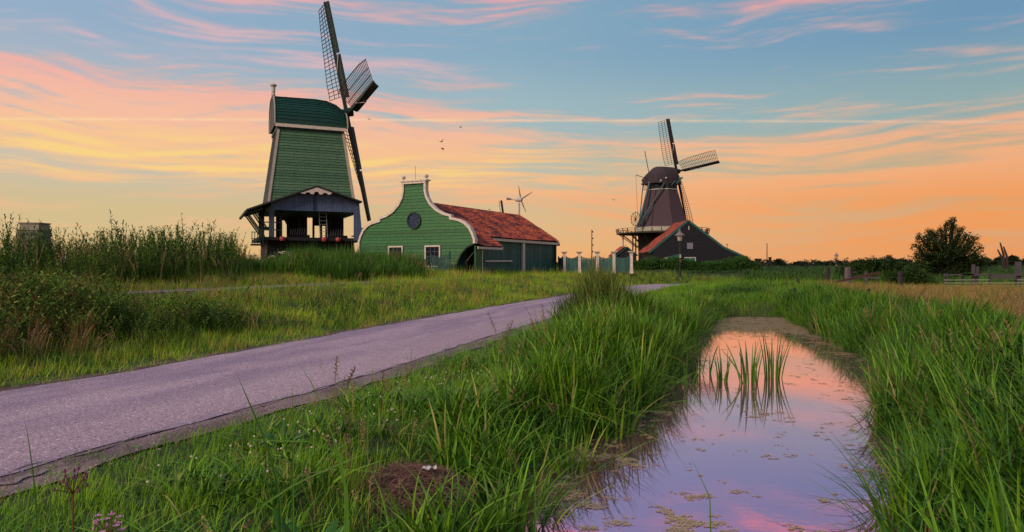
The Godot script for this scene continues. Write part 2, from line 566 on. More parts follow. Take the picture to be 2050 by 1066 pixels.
func build_lane() -> void:
	var streak := FastNoiseLite.new()
	streak.seed = 21
	streak.frequency = 0.35
	streak.fractal_octaves = 3
	var asphalt := func(s: float, t: float, p: Vector2) -> Color:
		var k := streak.get_noise_2d(s * 3.2, t * 0.35) + 0.5 * streak.get_noise_2d(s * 9.0, t * 2.0 + 50.0)
		var c := Color(0.68, 0.53, 0.68).lerp(Color(1.0, 0.78, 0.87), sm(-0.45, 0.5, k))
		c = c.lerp(Color(1.0, 0.77, 0.80), 0.75 * sm(0.15, -1.25, s + k * 0.5) * sm(-1.6, -1.2, s))    # the strip worn pale beside the edge
		return c
	var path := part("lane", lane_band(-1.5, 1.9, 18, 0.016, 3.0, 95.0, 0.25, 0.10, asphalt), M.asphalt, self)
	tag(path, "narrow mauve-grey asphalt lane curving away towards the lamp post", "lane", "", "structure")
	var dirt := func(s: float, t: float, p: Vector2) -> Color:
		var k := streak.get_noise_2d(s * 6.0, t * 1.4)
		return Color(0.34, 0.24, 0.25).lerp(Color(0.60, 0.44, 0.45), sm(-0.4, 0.4, k))
	tag(part("lane_shoulder", lane_band(-1.9, -1.35, 8, 0.009, 3.0, 95.0, 0.2, 0.16, dirt), M.asphalt, self), "crumbling gravel strip along the near edge of the lane", "shoulder", "", "structure")
	var verge := func(s: float, t: float, p: Vector2) -> Color:
		var k := streak.get_noise_2d(s * 6.0, t * 1.4 + 33.0)
		return Color(0.2, 0.13, 0.11).lerp(Color(0.33, 0.22, 0.2), sm(-0.4, 0.4, k))
	tag(part("lane_edge_dirt", lane_band(1.8, 2.3, 6, 0.005, 3.0, 95.0, 0.2, 0.14, verge), M.asphalt, self), "bare brown dirt edge between the lane and the grassy slope", "dirt edge", "", "structure")
	# the broken joint between asphalt and shoulder
	var crack := MB.new()
	var pts := []
	var t := 12.0
	while t < 60.0:
		var q := along(t)
		var s := -1.5 + 0.06 * nz2.get_noise_2d(t * 60.0, 4.0) + 0.03 * sin(t * 7.0)
		var p: Vector2 = q[0] + q[1] * s
		pts.append([Vector3(p.x, 0.034, -p.y), Vector3(q[1].x, 0, -q[1].y) * maxf(0.0015, 0.006 + 0.04 * nz2.get_noise_2d(t * 90.0, 44.0))])
		t += 0.12
	crack.strip(pts.map(func(a): return a[0]), pts.map(func(a): return a[1]))
	part("crack", crack, M.crack, path)
	# remains of a pale zigzag painted at the edge
	var mark := MB.new()
	var zig := [at(-14, 979, 4.70), at(27, 976, 4.74), at(43, 963, 4.87), at(76, 958, 4.94), at(90, 948, 5.05)]
	for k in zig.size() - 1:
		var a: Vector3 = zig[k]
		var b: Vector3 = zig[k + 1]
		a.y = 0.032; b.y = 0.032
		var w := (b - a).cross(Vector3.UP).normalized() * 0.022
		mark.quad(a - w, b - w, b + w, a + w)
	tag(part("painted_marking", mark, M.paint_mark, path), "worn pale zigzag line painted at the lane's edge")
	var clay := func(s: float, t: float, p: Vector2) -> Color:
		var k := streak.get_noise_2d(s * 4.0, t * 1.0 + 80.0)
		return Color(0.34, 0.25, 0.24).lerp(Color(0.44, 0.34, 0.32), sm(-0.4, 0.4, k))
	tag(part("dike_path", lane_band(8.0, 9.5, 6, 0.022, 10.0, 75.0, 0.4, 0.12, clay, true), M.asphalt, self), "pale narrow footpath along the top of the grassy dike", "footpath", "", "structure")

func build_grit() -> void:
	var mb := MB.new()
	mb.lathe(Vector3.ZERO, [Vector2(0, -0.4), Vector2(0.5, -0.2), Vector2(0.45, 0.2), Vector2(0, 0.42)], 5)
	var sp := Spots.new()
	for k in 3200:
		var t := rng.randf_range(13.0, 34.0)
		var q := along(t)
		var s := -1.35 - 0.65 * rng.randf() if rng.randf() < 0.72 else rng.randf_range(-1.4, 2.3)
		if rng.randf() < 0.12: s = rng.randf_range(1.95, 2.3)
		var p: Vector2 = q[0] + q[1] * s
		var r := rng.randf_range(0.006, 0.02) * (0.6 if s > -1.3 and s < 1.9 else 1.0)
		var g := rng.randf_range(0.7, 1.3)
		var y := maxf(gy(p.x, p.y), 0.012 + 0.025 * (1.0 - pow(absf(s) / 2.2, 2.0)))
		sp.full(Basis.from_euler(Vector3(rng.randf(), rng.randf() * TAU, rng.randf())).scaled(Vector3(r * 1.3, r * 0.7, r)), Vector3(p.x, y, -p.y), Color(0.27, 0.2, 0.21) * g)
	stuff("grit", mb.mesh(), sp, M.tile, self, "loose grit and small stones along the lane's crumbling edge", "gravel")

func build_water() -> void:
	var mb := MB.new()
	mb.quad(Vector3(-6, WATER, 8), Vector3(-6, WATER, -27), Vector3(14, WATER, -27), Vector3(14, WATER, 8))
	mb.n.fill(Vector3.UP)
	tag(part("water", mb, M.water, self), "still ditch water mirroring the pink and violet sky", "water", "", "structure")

# ---------- buildings ----------
func edge_at(pts: Array, y: float) -> float:     # pts: Vector2(x, y) with y rising
	if y <= pts[0].y: return pts[0].x
	for k in pts.size() - 1:
		if y <= pts[k + 1].y:
			return lerpf(pts[k].x, pts[k + 1].x, (y - pts[k].y) / maxf(pts[k + 1].y - pts[k].y, 1e-4))
	return pts[-1].x

# lapped weatherboards, each a part of its own, filling the outline between two edges
func weatherboards(parent: Node3D, left: Array, right: Array, y0: float, y1: float, step: float, lap: float, mats: Array, t: Transform3D) -> void:
	var rows := int(round((y1 - y0) / step))
	var h := (y1 - y0) / rows
	for r in rows:
		var mb := MB.new()
		var a := y0 + r * h
		var m := 4
		var jig := rng.randf_range(-0.004, 0.004)
		for k in m:
			var ya := a + h * k / m
			var yb := a + h * (k + 1) / m
			var za := lap * (1.0 - float(k) / m) + 0.006 + jig
			var zb := lap * (1.0 - float(k + 1) / m) + 0.006 + jig
			var la := edge_at(left, ya)
			var ra := edge_at(right, ya)
			var lb := edge_at(left, yb)
			var rb := edge_at(right, yb)
			if ra - la < 0.01: continue
			mb.quad(Vector3(la, ya, za), Vector3(lb, yb, zb), Vector3(rb, yb, zb), Vector3(ra, ya, za))
			mb.quad(Vector3(la, ya, 0), Vector3(lb, yb, 0), Vector3(lb, yb, zb), Vector3(la, ya, za))
			mb.quad(Vector3(ra, ya, za), Vector3(rb, yb, zb), Vector3(rb, yb, 0), Vector3(ra, ya, 0))
			if k == 0:
				mb.quad(Vector3(la, ya, 0), Vector3(la, ya, za), Vector3(ra, ya, za), Vector3(ra, ya, 0))
		if mb.v.size():
			part("plank", mb, mats[rng.randi() % mats.size()], parent, t)

func frame_on(o: Vector3, up: Vector3, x: Vector3) -> Transform3D:      # a wall's own frame: x along it, y up its slope, z outwards
	var y := up.normalized()
	return Transform3D(Basis(x, y, x.cross(y).normalized()), o)

func ribbon(pts: Array, w: float, z0: float, z1: float) -> MB:     # a board of width w that follows an outline in the xy plane, lying on its right
	var mb := MB.new()
	var inn := []
	for k in pts.size():
		var d0: Vector2 = (pts[k] - pts[maxi(k - 1, 0)])
		var d1: Vector2 = (pts[mini(k + 1, pts.size() - 1)] - pts[k])
		var d := (d0.normalized() + d1.normalized()).normalized()
		var nn := Vector2(d.y, -d.x)
		var c := maxf(0.5, nn.dot(Vector2(d1.y, -d1.x).normalized()) if d1.length() > 0.001 else 1.0)
		inn.append(pts[k] + nn * w / c)
	for k in pts.size() - 1:
		var a := Vector3(pts[k].x, pts[k].y, 0)
		var b := Vector3(pts[k + 1].x, pts[k + 1].y, 0)
		var e := Vector3(inn[k].x, inn[k].y, 0)
		var f := Vector3(inn[k + 1].x, inn[k + 1].y, 0)
		var p := Vector3(0, 0, z0)
		var q := Vector3(0, 0, z1)
		mb.quad(e + q, a + q, b + q, f + q)
		mb.quad(a + p, b + p, b + q, a + q)
		mb.quad(e + p, e + q, f + q, f + p)
		mb.quad(a + p, e + p, f + p, b + p)
	return mb

func window_in(parent: Node3D, o: Transform3D, w: float, h: float, cols: int, rows: int, frame_mat: Material, bar_mat: Material, fw := 0.09) -> void:
	var fr := MB.new()
	for s in [-1, 1]:
		fr.box(Vector3(s * (w + fw) * 0.5, h * 0.5, 0.06), Vector3(fw, h + fw * 2, 0.1))
		fr.box(Vector3(0, h * 0.5 + s * (h + fw) * 0.5, 0.063), Vector3(w - 0.002, fw, 0.1))
	var win := part("window", fr, frame_mat, parent, o)
	var pm := MB.new()
	pm.box(Vector3.ZERO, Vector3(w / cols - 0.03, h / rows - 0.03, 0.02))
	var pmesh := pm.mesh()
	for i in cols:
		for j in rows:
			part("pane", pmesh, M.glass, win, Transform3D(Basis(), Vector3(-w * 0.5 + (i + 0.5) * w / cols, (j + 0.5) * h / rows, 0.055)))
	for i in cols - 1:
		var b := MB.new()
		b.box(Vector3(-w * 0.5 + (i + 1) * w / cols, h * 0.5, 0.062), Vector3(0.035, h, 0.045))
		part("glazing_bar", b, bar_mat, win)
	for j in rows - 1:
		var b := MB.new()
		b.box(Vector3(0, (j + 1) * h / rows, 0.060), Vector3(w, 0.035, 0.04))
		part("glazing_bar", b, bar_mat, win)

# one sail; its frame: y outwards along the stock, x across (lattice on -x), z to the back
func sail(parent: Node3D, t: Transform3D, R: float, w: float, bars: int, mats: Dictionary, thick := 1.0) -> void:
	var st := MB.new()
	var b0 := 0.16 * thick
	st.hexa([Vector3(-b0, 0, b0), Vector3(b0, 0, b0), Vector3(b0, 0, -b0), Vector3(-b0, 0, -b0), Vector3(-b0 * 0.5, R, b0 * 0.5), Vector3(b0 * 0.5, R, b0 * 0.5), Vector3(b0 * 0.5, R, -b0 * 0.5), Vector3(-b0 * 0.5, R, -b0 * 0.5)])
	var root := part("sail", st, mats.stock, parent, t)
	var ends := []
	for k in bars:
		var f := float(k) / (bars - 1)
		var r := R * lerpf(0.15, 0.985, f)
		var om := deg_to_rad(lerpf(32.0, 8.0, pow(f, 0.9)))
		var dir := Vector3(-cos(om), 0.02, sin(om))
		var ww := w * lerpf(0.92, 1.0, sm(0.0, 0.2, f)) * lerpf(1.0, 0.94, sm(0.8, 1.0, f))
		var mb := MB.new()
		var o := Vector3(0, r, 0)
		mb.beam(o - dir * 0.25, o + dir * (ww + 0.05), 0.05 * thick, 0.05 * thick, Vector3.UP)
		part("sail_bar", mb, mats.lattice, root)
		ends.append([o, dir * ww])
	for f in [0.31, 0.62, 0.985]:
		var mb := MB.new()
		for k in bars - 1:
			mb.beam(ends[k][0] + ends[k][1] * f, ends[k + 1][0] + ends[k + 1][1] * f, 0.05 * thick, 0.05 * thick, Vector3(0, 0, 1))
		part("lattice_batten", mb, mats.lattice, root)
	# windboards on the leading edge, in two lengths
	for g in [[0.13, 0.52, 1.0], [0.535, 0.995, 0.9]]:
		var mb := MB.new()
		var n := 6
		var rings := []
		for k in n + 1:
			var f := lerpf(g[0], g[1], float(k) / n)
			var om := deg_to_rad(lerpf(62.0, 44.0, f))
			var dir := Vector3(cos(om), 0, -sin(om))
			var nn := Vector3(sin(om), 0, cos(om)) * 0.05
			var ww: float = 0.50 * w / 2.0 * g[2]
			var o := Vector3(0.06, R * f, -0.06)
			rings.append([o + nn, o + dir * ww * 0.6 + nn * 2.2, o + dir * ww, o - nn])
		for k in n:
			for j in 4:
				var m := (j + 1) % 4
				mb.quad(rings[k][j], rings[k + 1][j], rings[k + 1][m], rings[k][m])
		mb.quad(rings[0][0], rings[0][1], rings[0][2], rings[0][3])
		mb.quad(rings[n][3], rings[n][2], rings[n][1], rings[n][0])
		var board := part("windboard", mb, mats.board, root)
		for k in 8:
			var f := lerpf(g[0], g[1], (k + 0.5) / 8.0)
			var om := deg_to_rad(lerpf(62.0, 44.0, f))
			var dir := Vector3(cos(om), 0, -sin(om))
			var nn := Vector3(sin(om), 0, cos(om)) * 0.09
			var rb := MB.new()
			rb.beam(Vector3(0.06, R * f, -0.06) + nn, Vector3(0.06, R * f, -0.06) + nn + dir * 0.46 * w / 2.0 * g[2], 0.04 * thick, 0.06 * thick, Vector3.UP)
			part("windboard_rib", rb, mats.stock, board)
	var stay := MB.new()
	stay.beam(Vector3(0.05, R * 0.36, 0.16), Vector3(0.46 * w / 2.0, R * 0.53, -0.25), 0.07 * thick, 0.05 * thick)
	part("pale_stay", stay, M.white, root)

func sails(parent: Node3D, hub: Vector3, psi: float, phi: float, R: float, w: float, bars: int, mats: Dictionary, thick := 1.0) -> void:
	var up := Vector3(-sin(psi), cos(psi), 0)
	var nn := Vector3(cos(psi), sin(psi), 0)
	for k in 4:
		var p := phi + k * PI * 0.5
		var arm := up * cos(p) + Vector3(0, 0, 1) * sin(p)
		var across := -up * sin(p) + Vector3(0, 0, 1) * cos(p)
		sail(parent, Transform3D(Basis(across, arm, -nn), hub + nn * (0.14 if k % 2 else -0.14)), R, w, bars, mats, thick)

func green_mill() -> void:
	var o := thing("green_windmill", "tall green weatherboarded windmill with barrel cap and open sawing floor", "windmill", Vector3(-19.29, 1.0, -64.74), deg_to_rad(24.0))
	# tapering body
	var body := MB.new()
	body.hexa([Vector3(-3.5, 5.2, 3.3), Vector3(4.15, 5.2, 3.3), Vector3(4.15, 5.2, -3.3), Vector3(-3.5, 5.2, -3.3), Vector3(-2.48, 12.75, 2.48), Vector3(3.13, 12.75, 2.48), Vector3(3.13, 12.75, -2.48), Vector3(-2.48, 12.75, -2.48)])
	var wall := part("body", body, M.mill_green, o)
	var t := frame_on(Vector3(0, 5.2, 3.3), Vector3(0, 7.55, -0.82), Vector3(1, 0, 0))
	weatherboards(wall, [Vector2(-3.47, 0), Vector2(-2.45, 7.6)], [Vector2(4.12, 0), Vector2(3.1, 7.6)], 0.0, 7.45, 0.25, 0.045, [M.mill_green, M.mill_green2, M.mill_green3], t)
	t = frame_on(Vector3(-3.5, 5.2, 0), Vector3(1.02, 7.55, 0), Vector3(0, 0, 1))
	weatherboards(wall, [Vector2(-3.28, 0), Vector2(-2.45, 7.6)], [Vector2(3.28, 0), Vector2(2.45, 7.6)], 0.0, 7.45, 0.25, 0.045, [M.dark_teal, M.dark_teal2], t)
	t = frame_on(Vector3(4.15, 5.2, 0), Vector3(-1.02, 7.55, 0), Vector3(0, 0, -1))
	weatherboards(wall, [Vector2(-3.28, 0), Vector2(-2.45, 7.6)], [Vector2(3.28, 0), Vector2(2.45, 7.6)], 0.0, 7.45, 0.25, 0.045, [M.mill_green, M.mill_green2], t)
	for s in [-1.0, 1.0]:
		var mb := MB.new()
		var cx := 0.65 if s < 0 else 0.0
		mb.beam(Vector3(s * 4.13 + cx, 5.2, 3.36), Vector3(s * 3.11 + cx, 12.7, 2.54), 0.22, 0.10, Vector3(0, 0, 1))
		part("corner_board", mb, M.trim, o)
		mb = MB.new()
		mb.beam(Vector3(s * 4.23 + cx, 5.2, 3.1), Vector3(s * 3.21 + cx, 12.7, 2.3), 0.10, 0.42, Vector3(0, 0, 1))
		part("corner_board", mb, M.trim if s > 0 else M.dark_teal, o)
	# white band under the cap
	var band := MB.new()
	band.box(Vector3(0.28, 12.88, 2.75), Vector3(6.1, 0.28, 0.14))
	part("eaves_board", band, M.white, o)
	band = MB.new()
	band.box(Vector3(0.28, 12.7, 0), Vector3(5.8, 0.24, 5.3))
	part("cap_frame", band, M.dark_teal, o)
	for k in 3:
		var lug := MB.new()
		lug.box(Vector3(-2.4 + k * 2.3, 12.63, 2.66), Vector3(0.12, 0.16, 0.1))
		part("beam_end", lug, M.black, o)
	# barrel cap of long lapped boards, dipping towards the sails
	var rows := 15
	var xs := [-2.75, -1.6, -0.4, 0.9, 1.9, 2.7, 3.2, 3.45]
	var hs := [2.78, 2.8, 2.83, 2.86, 2.78, 2.5, 2.1, 1.75]
	var ring := func(j: int, r: float, extra: float) -> Vector3:
		var a := PI * r
		return Vector3(xs[j], 13.0 + hs[j] * pow(sin(a), 0.8) + extra * sin(a), (2.72 + extra) * signf(cos(a)) * pow(absf(cos(a)), 0.75))
	for k in rows * 2:
		var mb := MB.new()
		for j in xs.size() - 1:
			var r0 := float(k) / (rows * 2)
			var r1 := float(k + 1) / (rows * 2)
			var e0 := 0.06 if k < rows else 0.012
			var e1 := 0.012 if k < rows else 0.06
			mb.quad(ring.call(j, r0, e0), ring.call(j, r1, e1), ring.call(j + 1, r1, e1), ring.call(j + 1, r0, e0))
			mb.quad(ring.call(j, r0, 0.0), ring.call(j, r0, e0), ring.call(j + 1, r0, e0), ring.call(j + 1, r0, 0.0))
			mb.quad(ring.call(j, r1, e1), ring.call(j, r1, 0.0), ring.call(j + 1, r1, 0.0), ring.call(j + 1, r1, e1))
		part("cap_board", mb, [M.cap_green, M.cap_green2][rng.randi() % 2], o)
	for e in [0, xs.size() - 1]:
		var poly := []
		for k in 31:
			var p: Vector3 = ring.call(e, k / 30.0, -0.03)
			poly.append(Vector2(p.z, p.y))
		var mb := MB.new()
		var x: float = xs[e]
		mb.prism(poly, Transform3D(Basis(Vector3(0, 0, -1), Vector3.UP, Vector3(1, 0, 0)) if false else Basis(Vector3(0, 0, 1), Vector3.UP, Vector3(-1, 0, 0)), Vector3(x + (0.10 if e == 0 else 0.0), 0, 0)), 0.1)
		part("cap_end", mb, M.dark_teal, o)
		mb = MB.new()
		for k in 30:
			mb.beam(ring.call(e, k / 30.0, 0.07) + Vector3(-0.06 if e == 0 else 0.05, 0, 0), ring.call(e, (k + 1) / 30.0, 0.07) + Vector3(-0.06 if e == 0 else 0.05, 0, 0), 0.07, 0.10, Vector3(1, 0, 0))
		part("cap_verge", mb, M.trim, o)
	# finial like a small lantern at the back of the ridge
	var fin := MB.new()
	fin.lathe(Vector3(-2.68, 15.7, 0), [Vector2(0.12, 0), Vector2(0.12, 0.32), Vector2(0.2, 0.36), Vector2(0.2, 0.44), Vector2(0.12, 0.5), Vector2(0.17, 0.66), Vector2(0.17, 1.05), Vector2(0.2, 1.12), Vector2(0.3, 1.24), Vector2(0.3, 1.32), Vector2(0.08, 1.42), Vector2(0, 1.44)], 10)
	part("finial", fin, M.finial, o)
	for k in 4:
		var pin := MB.new()
		pin.beam(Vector3(-1.6 + k * 1.2, 15.7, 0), Vector3(-1.6 + k * 1.2, 16.05, 0), 0.05, 0.05)
		part("ridge_pin", pin, M.black, o)
	# windshaft and sails
	var psi := deg_to_rad(11.0)
	var hub := Vector3(4.05, 15.1, 0)
	var nn := Vector3(cos(psi), sin(psi), 0)
	var sh := MB.new()
	sh.tube([hub - nn * 1.6, hub - nn * 0.3, hub - nn * 0.3, hub + nn * 0.45], [0.34, 0.34, 0.42, 0.42], 12)
	part("windshaft", sh, M.dark_teal, o)
	sails(o, hub, psi, deg_to_rad(-2.0), 10.5, 2.05, 25, {"stock": M.sail_dark, "lattice": M.lattice, "board": M.sail_board})
	# canopy over the sawing floor: two slopes, the left one running far out
	for q in [[Vector2(0.45, 7.36), Vector2(-5.25, 5.12)], [Vector2(0.45, 7.36), Vector2(4.36, 6.12)]]:
		var mb := MB.new()
		var a: Vector2 = q[0]
		var b: Vector2 = q[1]
		mb.hexa([Vector3(minf(a.x, b.x), a.y if a.x < b.x else b.y, 5.0), Vector3(maxf(a.x, b.x), b.y if a.x < b.x else a.y, 5.0), Vector3(maxf(a.x, b.x), b.y if a.x < b.x else a.y, -4.6), Vector3(minf(a.x, b.x), a.y if a.x < b.x else b.y, -4.6),
			Vector3(minf(a.x, b.x), (a.y if a.x < b.x else b.y) + 0.13, 5.0), Vector3(maxf(a.x, b.x), (b.y if a.x < b.x else a.y) + 0.13, 5.0), Vector3(maxf(a.x, b.x), (b.y if a.x < b.x else a.y) + 0.13, -4.6), Vector3(minf(a.x, b.x), (a.y if a.x < b.x else b.y) + 0.13, -4.6)])
		part("canopy_roof", mb, M.canopy, o)
	var gab := MB.new()
	var poly := [Vector2(-0.95, 6.74), Vector2(0.45, 7.3), Vector2(1.75, 6.88), Vector2(1.62, 6.74)]
	for k in 3:
		var c := Vector2(1.15 - k * 0.72, 6.70)
		for j in 5:
			var a := PI * j / 4.0
			poly.append(c + Vector2(cos(a) * 0.24, sin(a) * (0.16 if k != 1 else 0.24)))
	poly.append(Vector2(-0.6, 6.70))
	gab.prism(poly, Transform3D(Basis(), Vector3(0, 0, 4.88)), 0.08)
	part("scalloped_gable_board", gab, M.white, o)
	var roof_y := func(x: float) -> float:
		return 7.36 - (0.45 - x) * 0.393 if x < 0.45 else 7.36 - (x - 0.45) * 0.317
	for z in [4.3, -4.2]:
		var x := -3.25
		while x < 4.0:
			var mb := MB.new()
			var x1 := x + 0.235
			mb.prism([Vector2(x, 5.28), Vector2(x1, 5.28), Vector2(x1, roof_y.call(x1) - 0.02), Vector2(x, roof_y.call(x) - 0.02)], Transform3D(Basis(), Vector3(0, 0, z + rng.randf_range(-0.008, 0.008))), 0.05)
			part("skirt_board", mb, [M.blue_board, M.blue_board2][rng.randi() % 2], o)
			x += 0.25
	var strut := MB.new()
	strut.beam(Vector3(0.42, 7.0, 4.42), Vector3(0.25, 5.35, 4.42), 0.09, 0.09)
	part("strut", strut, M.black, o)
	# splayed board wall at the right
	for k in 4:
		var f0 := k / 4.0
		var f1 := (k + 0.93) / 4.0
		var mb := MB.new()
		var bl := lerpf(3.72, 4.55, f0)
		var br := lerpf(3.72, 4.55, f1)
		var tl := lerpf(3.72, 4.22, f0)
		var tr := lerpf(3.72, 4.22, f1)
		mb.prism([Vector2(bl, 2.75), Vector2(br, 2.75), Vector2(tr, roof_y.call(tr) - 0.02), Vector2(tl, roof_y.call(tl) - 0.02)], Transform3D(Basis(), Vector3(0, 0, 4.36)), 0.05)
		part("side_board", mb, M.blue_board if k % 2 else M.blue_board2, o)
	# floor, dark underwork, ceiling
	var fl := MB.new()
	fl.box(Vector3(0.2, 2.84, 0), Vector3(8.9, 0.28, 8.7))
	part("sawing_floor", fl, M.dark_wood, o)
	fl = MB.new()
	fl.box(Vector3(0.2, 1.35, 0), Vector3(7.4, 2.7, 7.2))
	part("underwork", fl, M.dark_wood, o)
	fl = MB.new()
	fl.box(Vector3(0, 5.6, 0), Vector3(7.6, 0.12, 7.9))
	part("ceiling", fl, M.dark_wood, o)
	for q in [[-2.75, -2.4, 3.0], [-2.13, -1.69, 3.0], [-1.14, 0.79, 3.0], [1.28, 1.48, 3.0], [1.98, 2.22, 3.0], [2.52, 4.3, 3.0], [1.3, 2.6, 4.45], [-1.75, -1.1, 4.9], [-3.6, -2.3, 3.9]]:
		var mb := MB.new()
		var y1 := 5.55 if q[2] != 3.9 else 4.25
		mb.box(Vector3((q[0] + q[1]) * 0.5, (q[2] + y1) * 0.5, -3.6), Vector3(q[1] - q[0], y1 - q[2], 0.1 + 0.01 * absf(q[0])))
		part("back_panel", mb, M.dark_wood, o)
	for q in [[-3.2, 4.15, 0.42], [-3.85, 3.2, 0.26], [-2.35, 3.3, 0.2], [-3.6, -2.6, 0.3], [3.4, -2.6, 0.3], [-0.5, 1.0, 0.25], [2.2, 1.2, 0.22]]:
		var mb := MB.new()
		mb.box(Vector3(q[0], 4.27, q[1]), Vector3(q[2], 2.6, q[2]))
		part("post", mb, M.blue_post if q[2] > 0.4 else (M.brown_post if q[0] == -2.35 else M.dark_wood), o)
	for y in [4.25, 3.6]:
		var mb := MB.new()
		mb.beam(Vector3(-4.0, y, 3.9), Vector3(-2.3, y, 3.9), 0.07, 0.09)
		part("rail", mb, M.blue_post, o)
	# ladder
	var lad := MB.new()
	lad.beam(Vector3(0.86, 3.0, 4.05), Vector3(0.80, 5.6, 3.75), 0.06, 0.06)
	lad.beam(Vector3(1.50, 3.0, 4.05), Vector3(1.40, 5.6, 3.75), 0.06, 0.06)
	var ladder := part("ladder", lad, M.grey_wood, o)
	for k in 8:
		var f := (k + 0.6) / 8.0
		var mb := MB.new()
		mb.beam(Vector3(lerpf(0.86, 0.80, f), lerpf(3.0, 5.6, f), lerpf(4.05, 3.75, f)), Vector3(lerpf(1.5, 1.4, f), lerpf(3.0, 5.6, f), lerpf(4.05, 3.75, f)), 0.045, 0.045)
		part("rung", mb, M.grey_wood, ladder)
	# saw frames: rows of leaning blades on dark sledges
	for q in [[-1.1, 1.1, 8], [2.4, 0.9, 6]]:
		var sl := MB.new()
		sl.box(Vector3(q[0] + 0.3, 3.12, 2.5), Vector3(q[1] * 1.7, 0.28, 0.8))
		var saw := part("saw_frame", sl, M.dark_wood, o)
		for k in q[2]:
			var mb := MB.new()
			var x: float = q[0] - 0.45 + k * q[1] * 1.45 / q[2]
			mb.beam(Vector3(x, 3.2, 2.8), Vector3(x + 0.10, 3.75 + 0.02 * k, 2.6), 0.05, 0.05)
			part("saw_blade", mb, M.grey_wood, saw)
		var mb2 := MB.new()
		mb2.beam(Vector3(q[0] - 0.4, 3.9, 1.8), Vector3(q[0] - 1.1, 5.5, 1.2), 0.12, 0.12)
		part("saw_arm", mb2, M.dark_wood, saw)
	for x in [-2.35, 1.15, 2.35]:
		var mb := MB.new()
		mb.lathe(Vector3(x, 2.62, 4.5), [Vector2(0, 0), Vector2(0.18, 0.04), Vector2(0.24, 0.2), Vector2(0.2, 0.38), Vector2(0, 0.42)], 12)
		part("red_roller", mb, M.red_paint, o)
	# braces and walkway at the left end
	for z in [4.2, 2.6, 0.8]:
		for q in [[Vector2(-5.2, 5.1), Vector2(-3.75, 3.0)], [Vector2(-4.6, 5.35), Vector2(-3.55, 3.7)], [Vector2(-5.2, 4.9), Vector2(-3.9, 5.35)]]:
			var mb := MB.new()
			mb.beam(Vector3(q[0].x, q[0].y, z), Vector3(q[1].x, q[1].y, z), 0.12, 0.12)
			part("brace", mb, M.dark_teal, o)
	var pl := MB.new()
	pl.beam(Vector3(-5.3, 5.02, 5.0), Vector3(-5.3, 5.02, -4.4), 0.18, 0.18)
	part("eaves_beam", pl, M.dark_teal, o)
	var gl := MB.new()
	gl.box(Vector3(-4.35, 2.3, 4.0), Vector3(1.0, 0.12, 1.4))
	var deck := part("walkway", gl, M.dark_wood, o)
	for k in 5:
		var mb := MB.new()
		mb.box(Vector3(-4.8 + k * 0.22, 2.85, 4.6), Vector3(0.06, 1.1, 0.06))
		part("railing_post", mb, M.dark_teal, deck)
	for y in [2.8, 3.35]:
		var mb := MB.new()
		mb.beam(Vector3(-4.85, y, 4.63), Vector3(-3.85, y, 4.63), 0.05, 0.06)
		part("railing", mb, M.dark_teal, deck)
	var bal := MB.new()
	bal.box(Vector3(5.0, 3.35, 1.0), Vector3(1.0, 0.1, 3.4))
	var bd := part("balcony", bal, M.dark_wood, o)
	for k in 4:
		var mb := MB.new()
		mb.box(Vector3(5.45, 3.75, -0.5 + k), Vector3(0.07, 0.8, 0.07))
		part("railing_post", mb, M.white, bd)
	bal = MB.new()
	bal.beam(Vector3(5.45, 4.1, -0.6), Vector3(5.45, 4.1, 2.6), 0.07, 0.07)
	part("railing", bal, M.white, bd)

func tile_mesh() -> ArrayMesh:
	var mb := MB.new()
	var prof := [Vector2(-0.13, 0.0), Vector2(-0.07, 0.045), Vector2(0.0, 0.055), Vector2(0.06, 0.02), Vector2(0.13, 0.0)]
	for k in 4:
		var a: Vector2 = prof[k]
		var b: Vector2 = prof[k + 1]
		mb.quad(Vector3(a.x, a.y + 0.035, 0.2), Vector3(a.x, a.y, -0.2), Vector3(b.x, b.y, -0.2), Vector3(b.x, b.y + 0.035, 0.2))
		mb.quad(Vector3(a.x, a.y + 0.005, 0.2), Vector3(a.x, a.y + 0.035, 0.2), Vector3(b.x, b.y + 0.035, 0.2), Vector3(b.x, b.y + 0.005, 0.2))
	return mb.mesh()

# pantiles on a slope: from the ridge point down to the eaves, running along "run"
func tiles(parent: Node3D, ridge: Vector3, eaves: Vector3, run: Vector3, length: float, mesh: ArrayMesh, bright := 1.0) -> void:
	var down := (eaves - ridge)
	var rows := int(down.length() / 0.28)
	var cols := int(length / 0.205)
	var dn := down.normalized()
	var r := run.normalized()
	var up := dn.cross(r)
	if up.y < 0: up = -up
	var sp := Spots.new()
	for j in rows:
		for k in cols:
			var p: Vector3 = ridge + down * ((j + 0.5) / rows) + r * (length * (k + 0.5) / cols) + up * 0.12
			var n := nz.get_noise_2d(k * 5.0, j * 9.0) + 0.5 * nz2.get_noise_2d(k * 60.0, j * 80.0)
			var c := Color(0.30, 0.050, 0.024).lerp(Color(0.075, 0.022, 0.024), sm(-0.15, 0.5, n + rng.randf_range(-0.3, 0.3)))
			c = c.lerp(Color(0.5, 0.13, 0.045), rng.randf() * 0.5 * sm(0.2, -0.4, n))
			var b := Basis(dn.cross(up).normalized(), up, dn) * Basis(Vector3.UP, rng.randf_range(-0.03, 0.03)).scaled(Vector3(0.82, 0.9, 0.86))
			p.y -= 0.09 * sin(PI * k / cols) + 0.03 * nz2.get_noise_2d(k * 14.0, j * 20.0) - 0.015
			sp.full(b, p + up * rng.randf_range(-0.012, 0.012), c * bright)
	stuff("roof_tiles", mesh, sp, M.tile, parent)

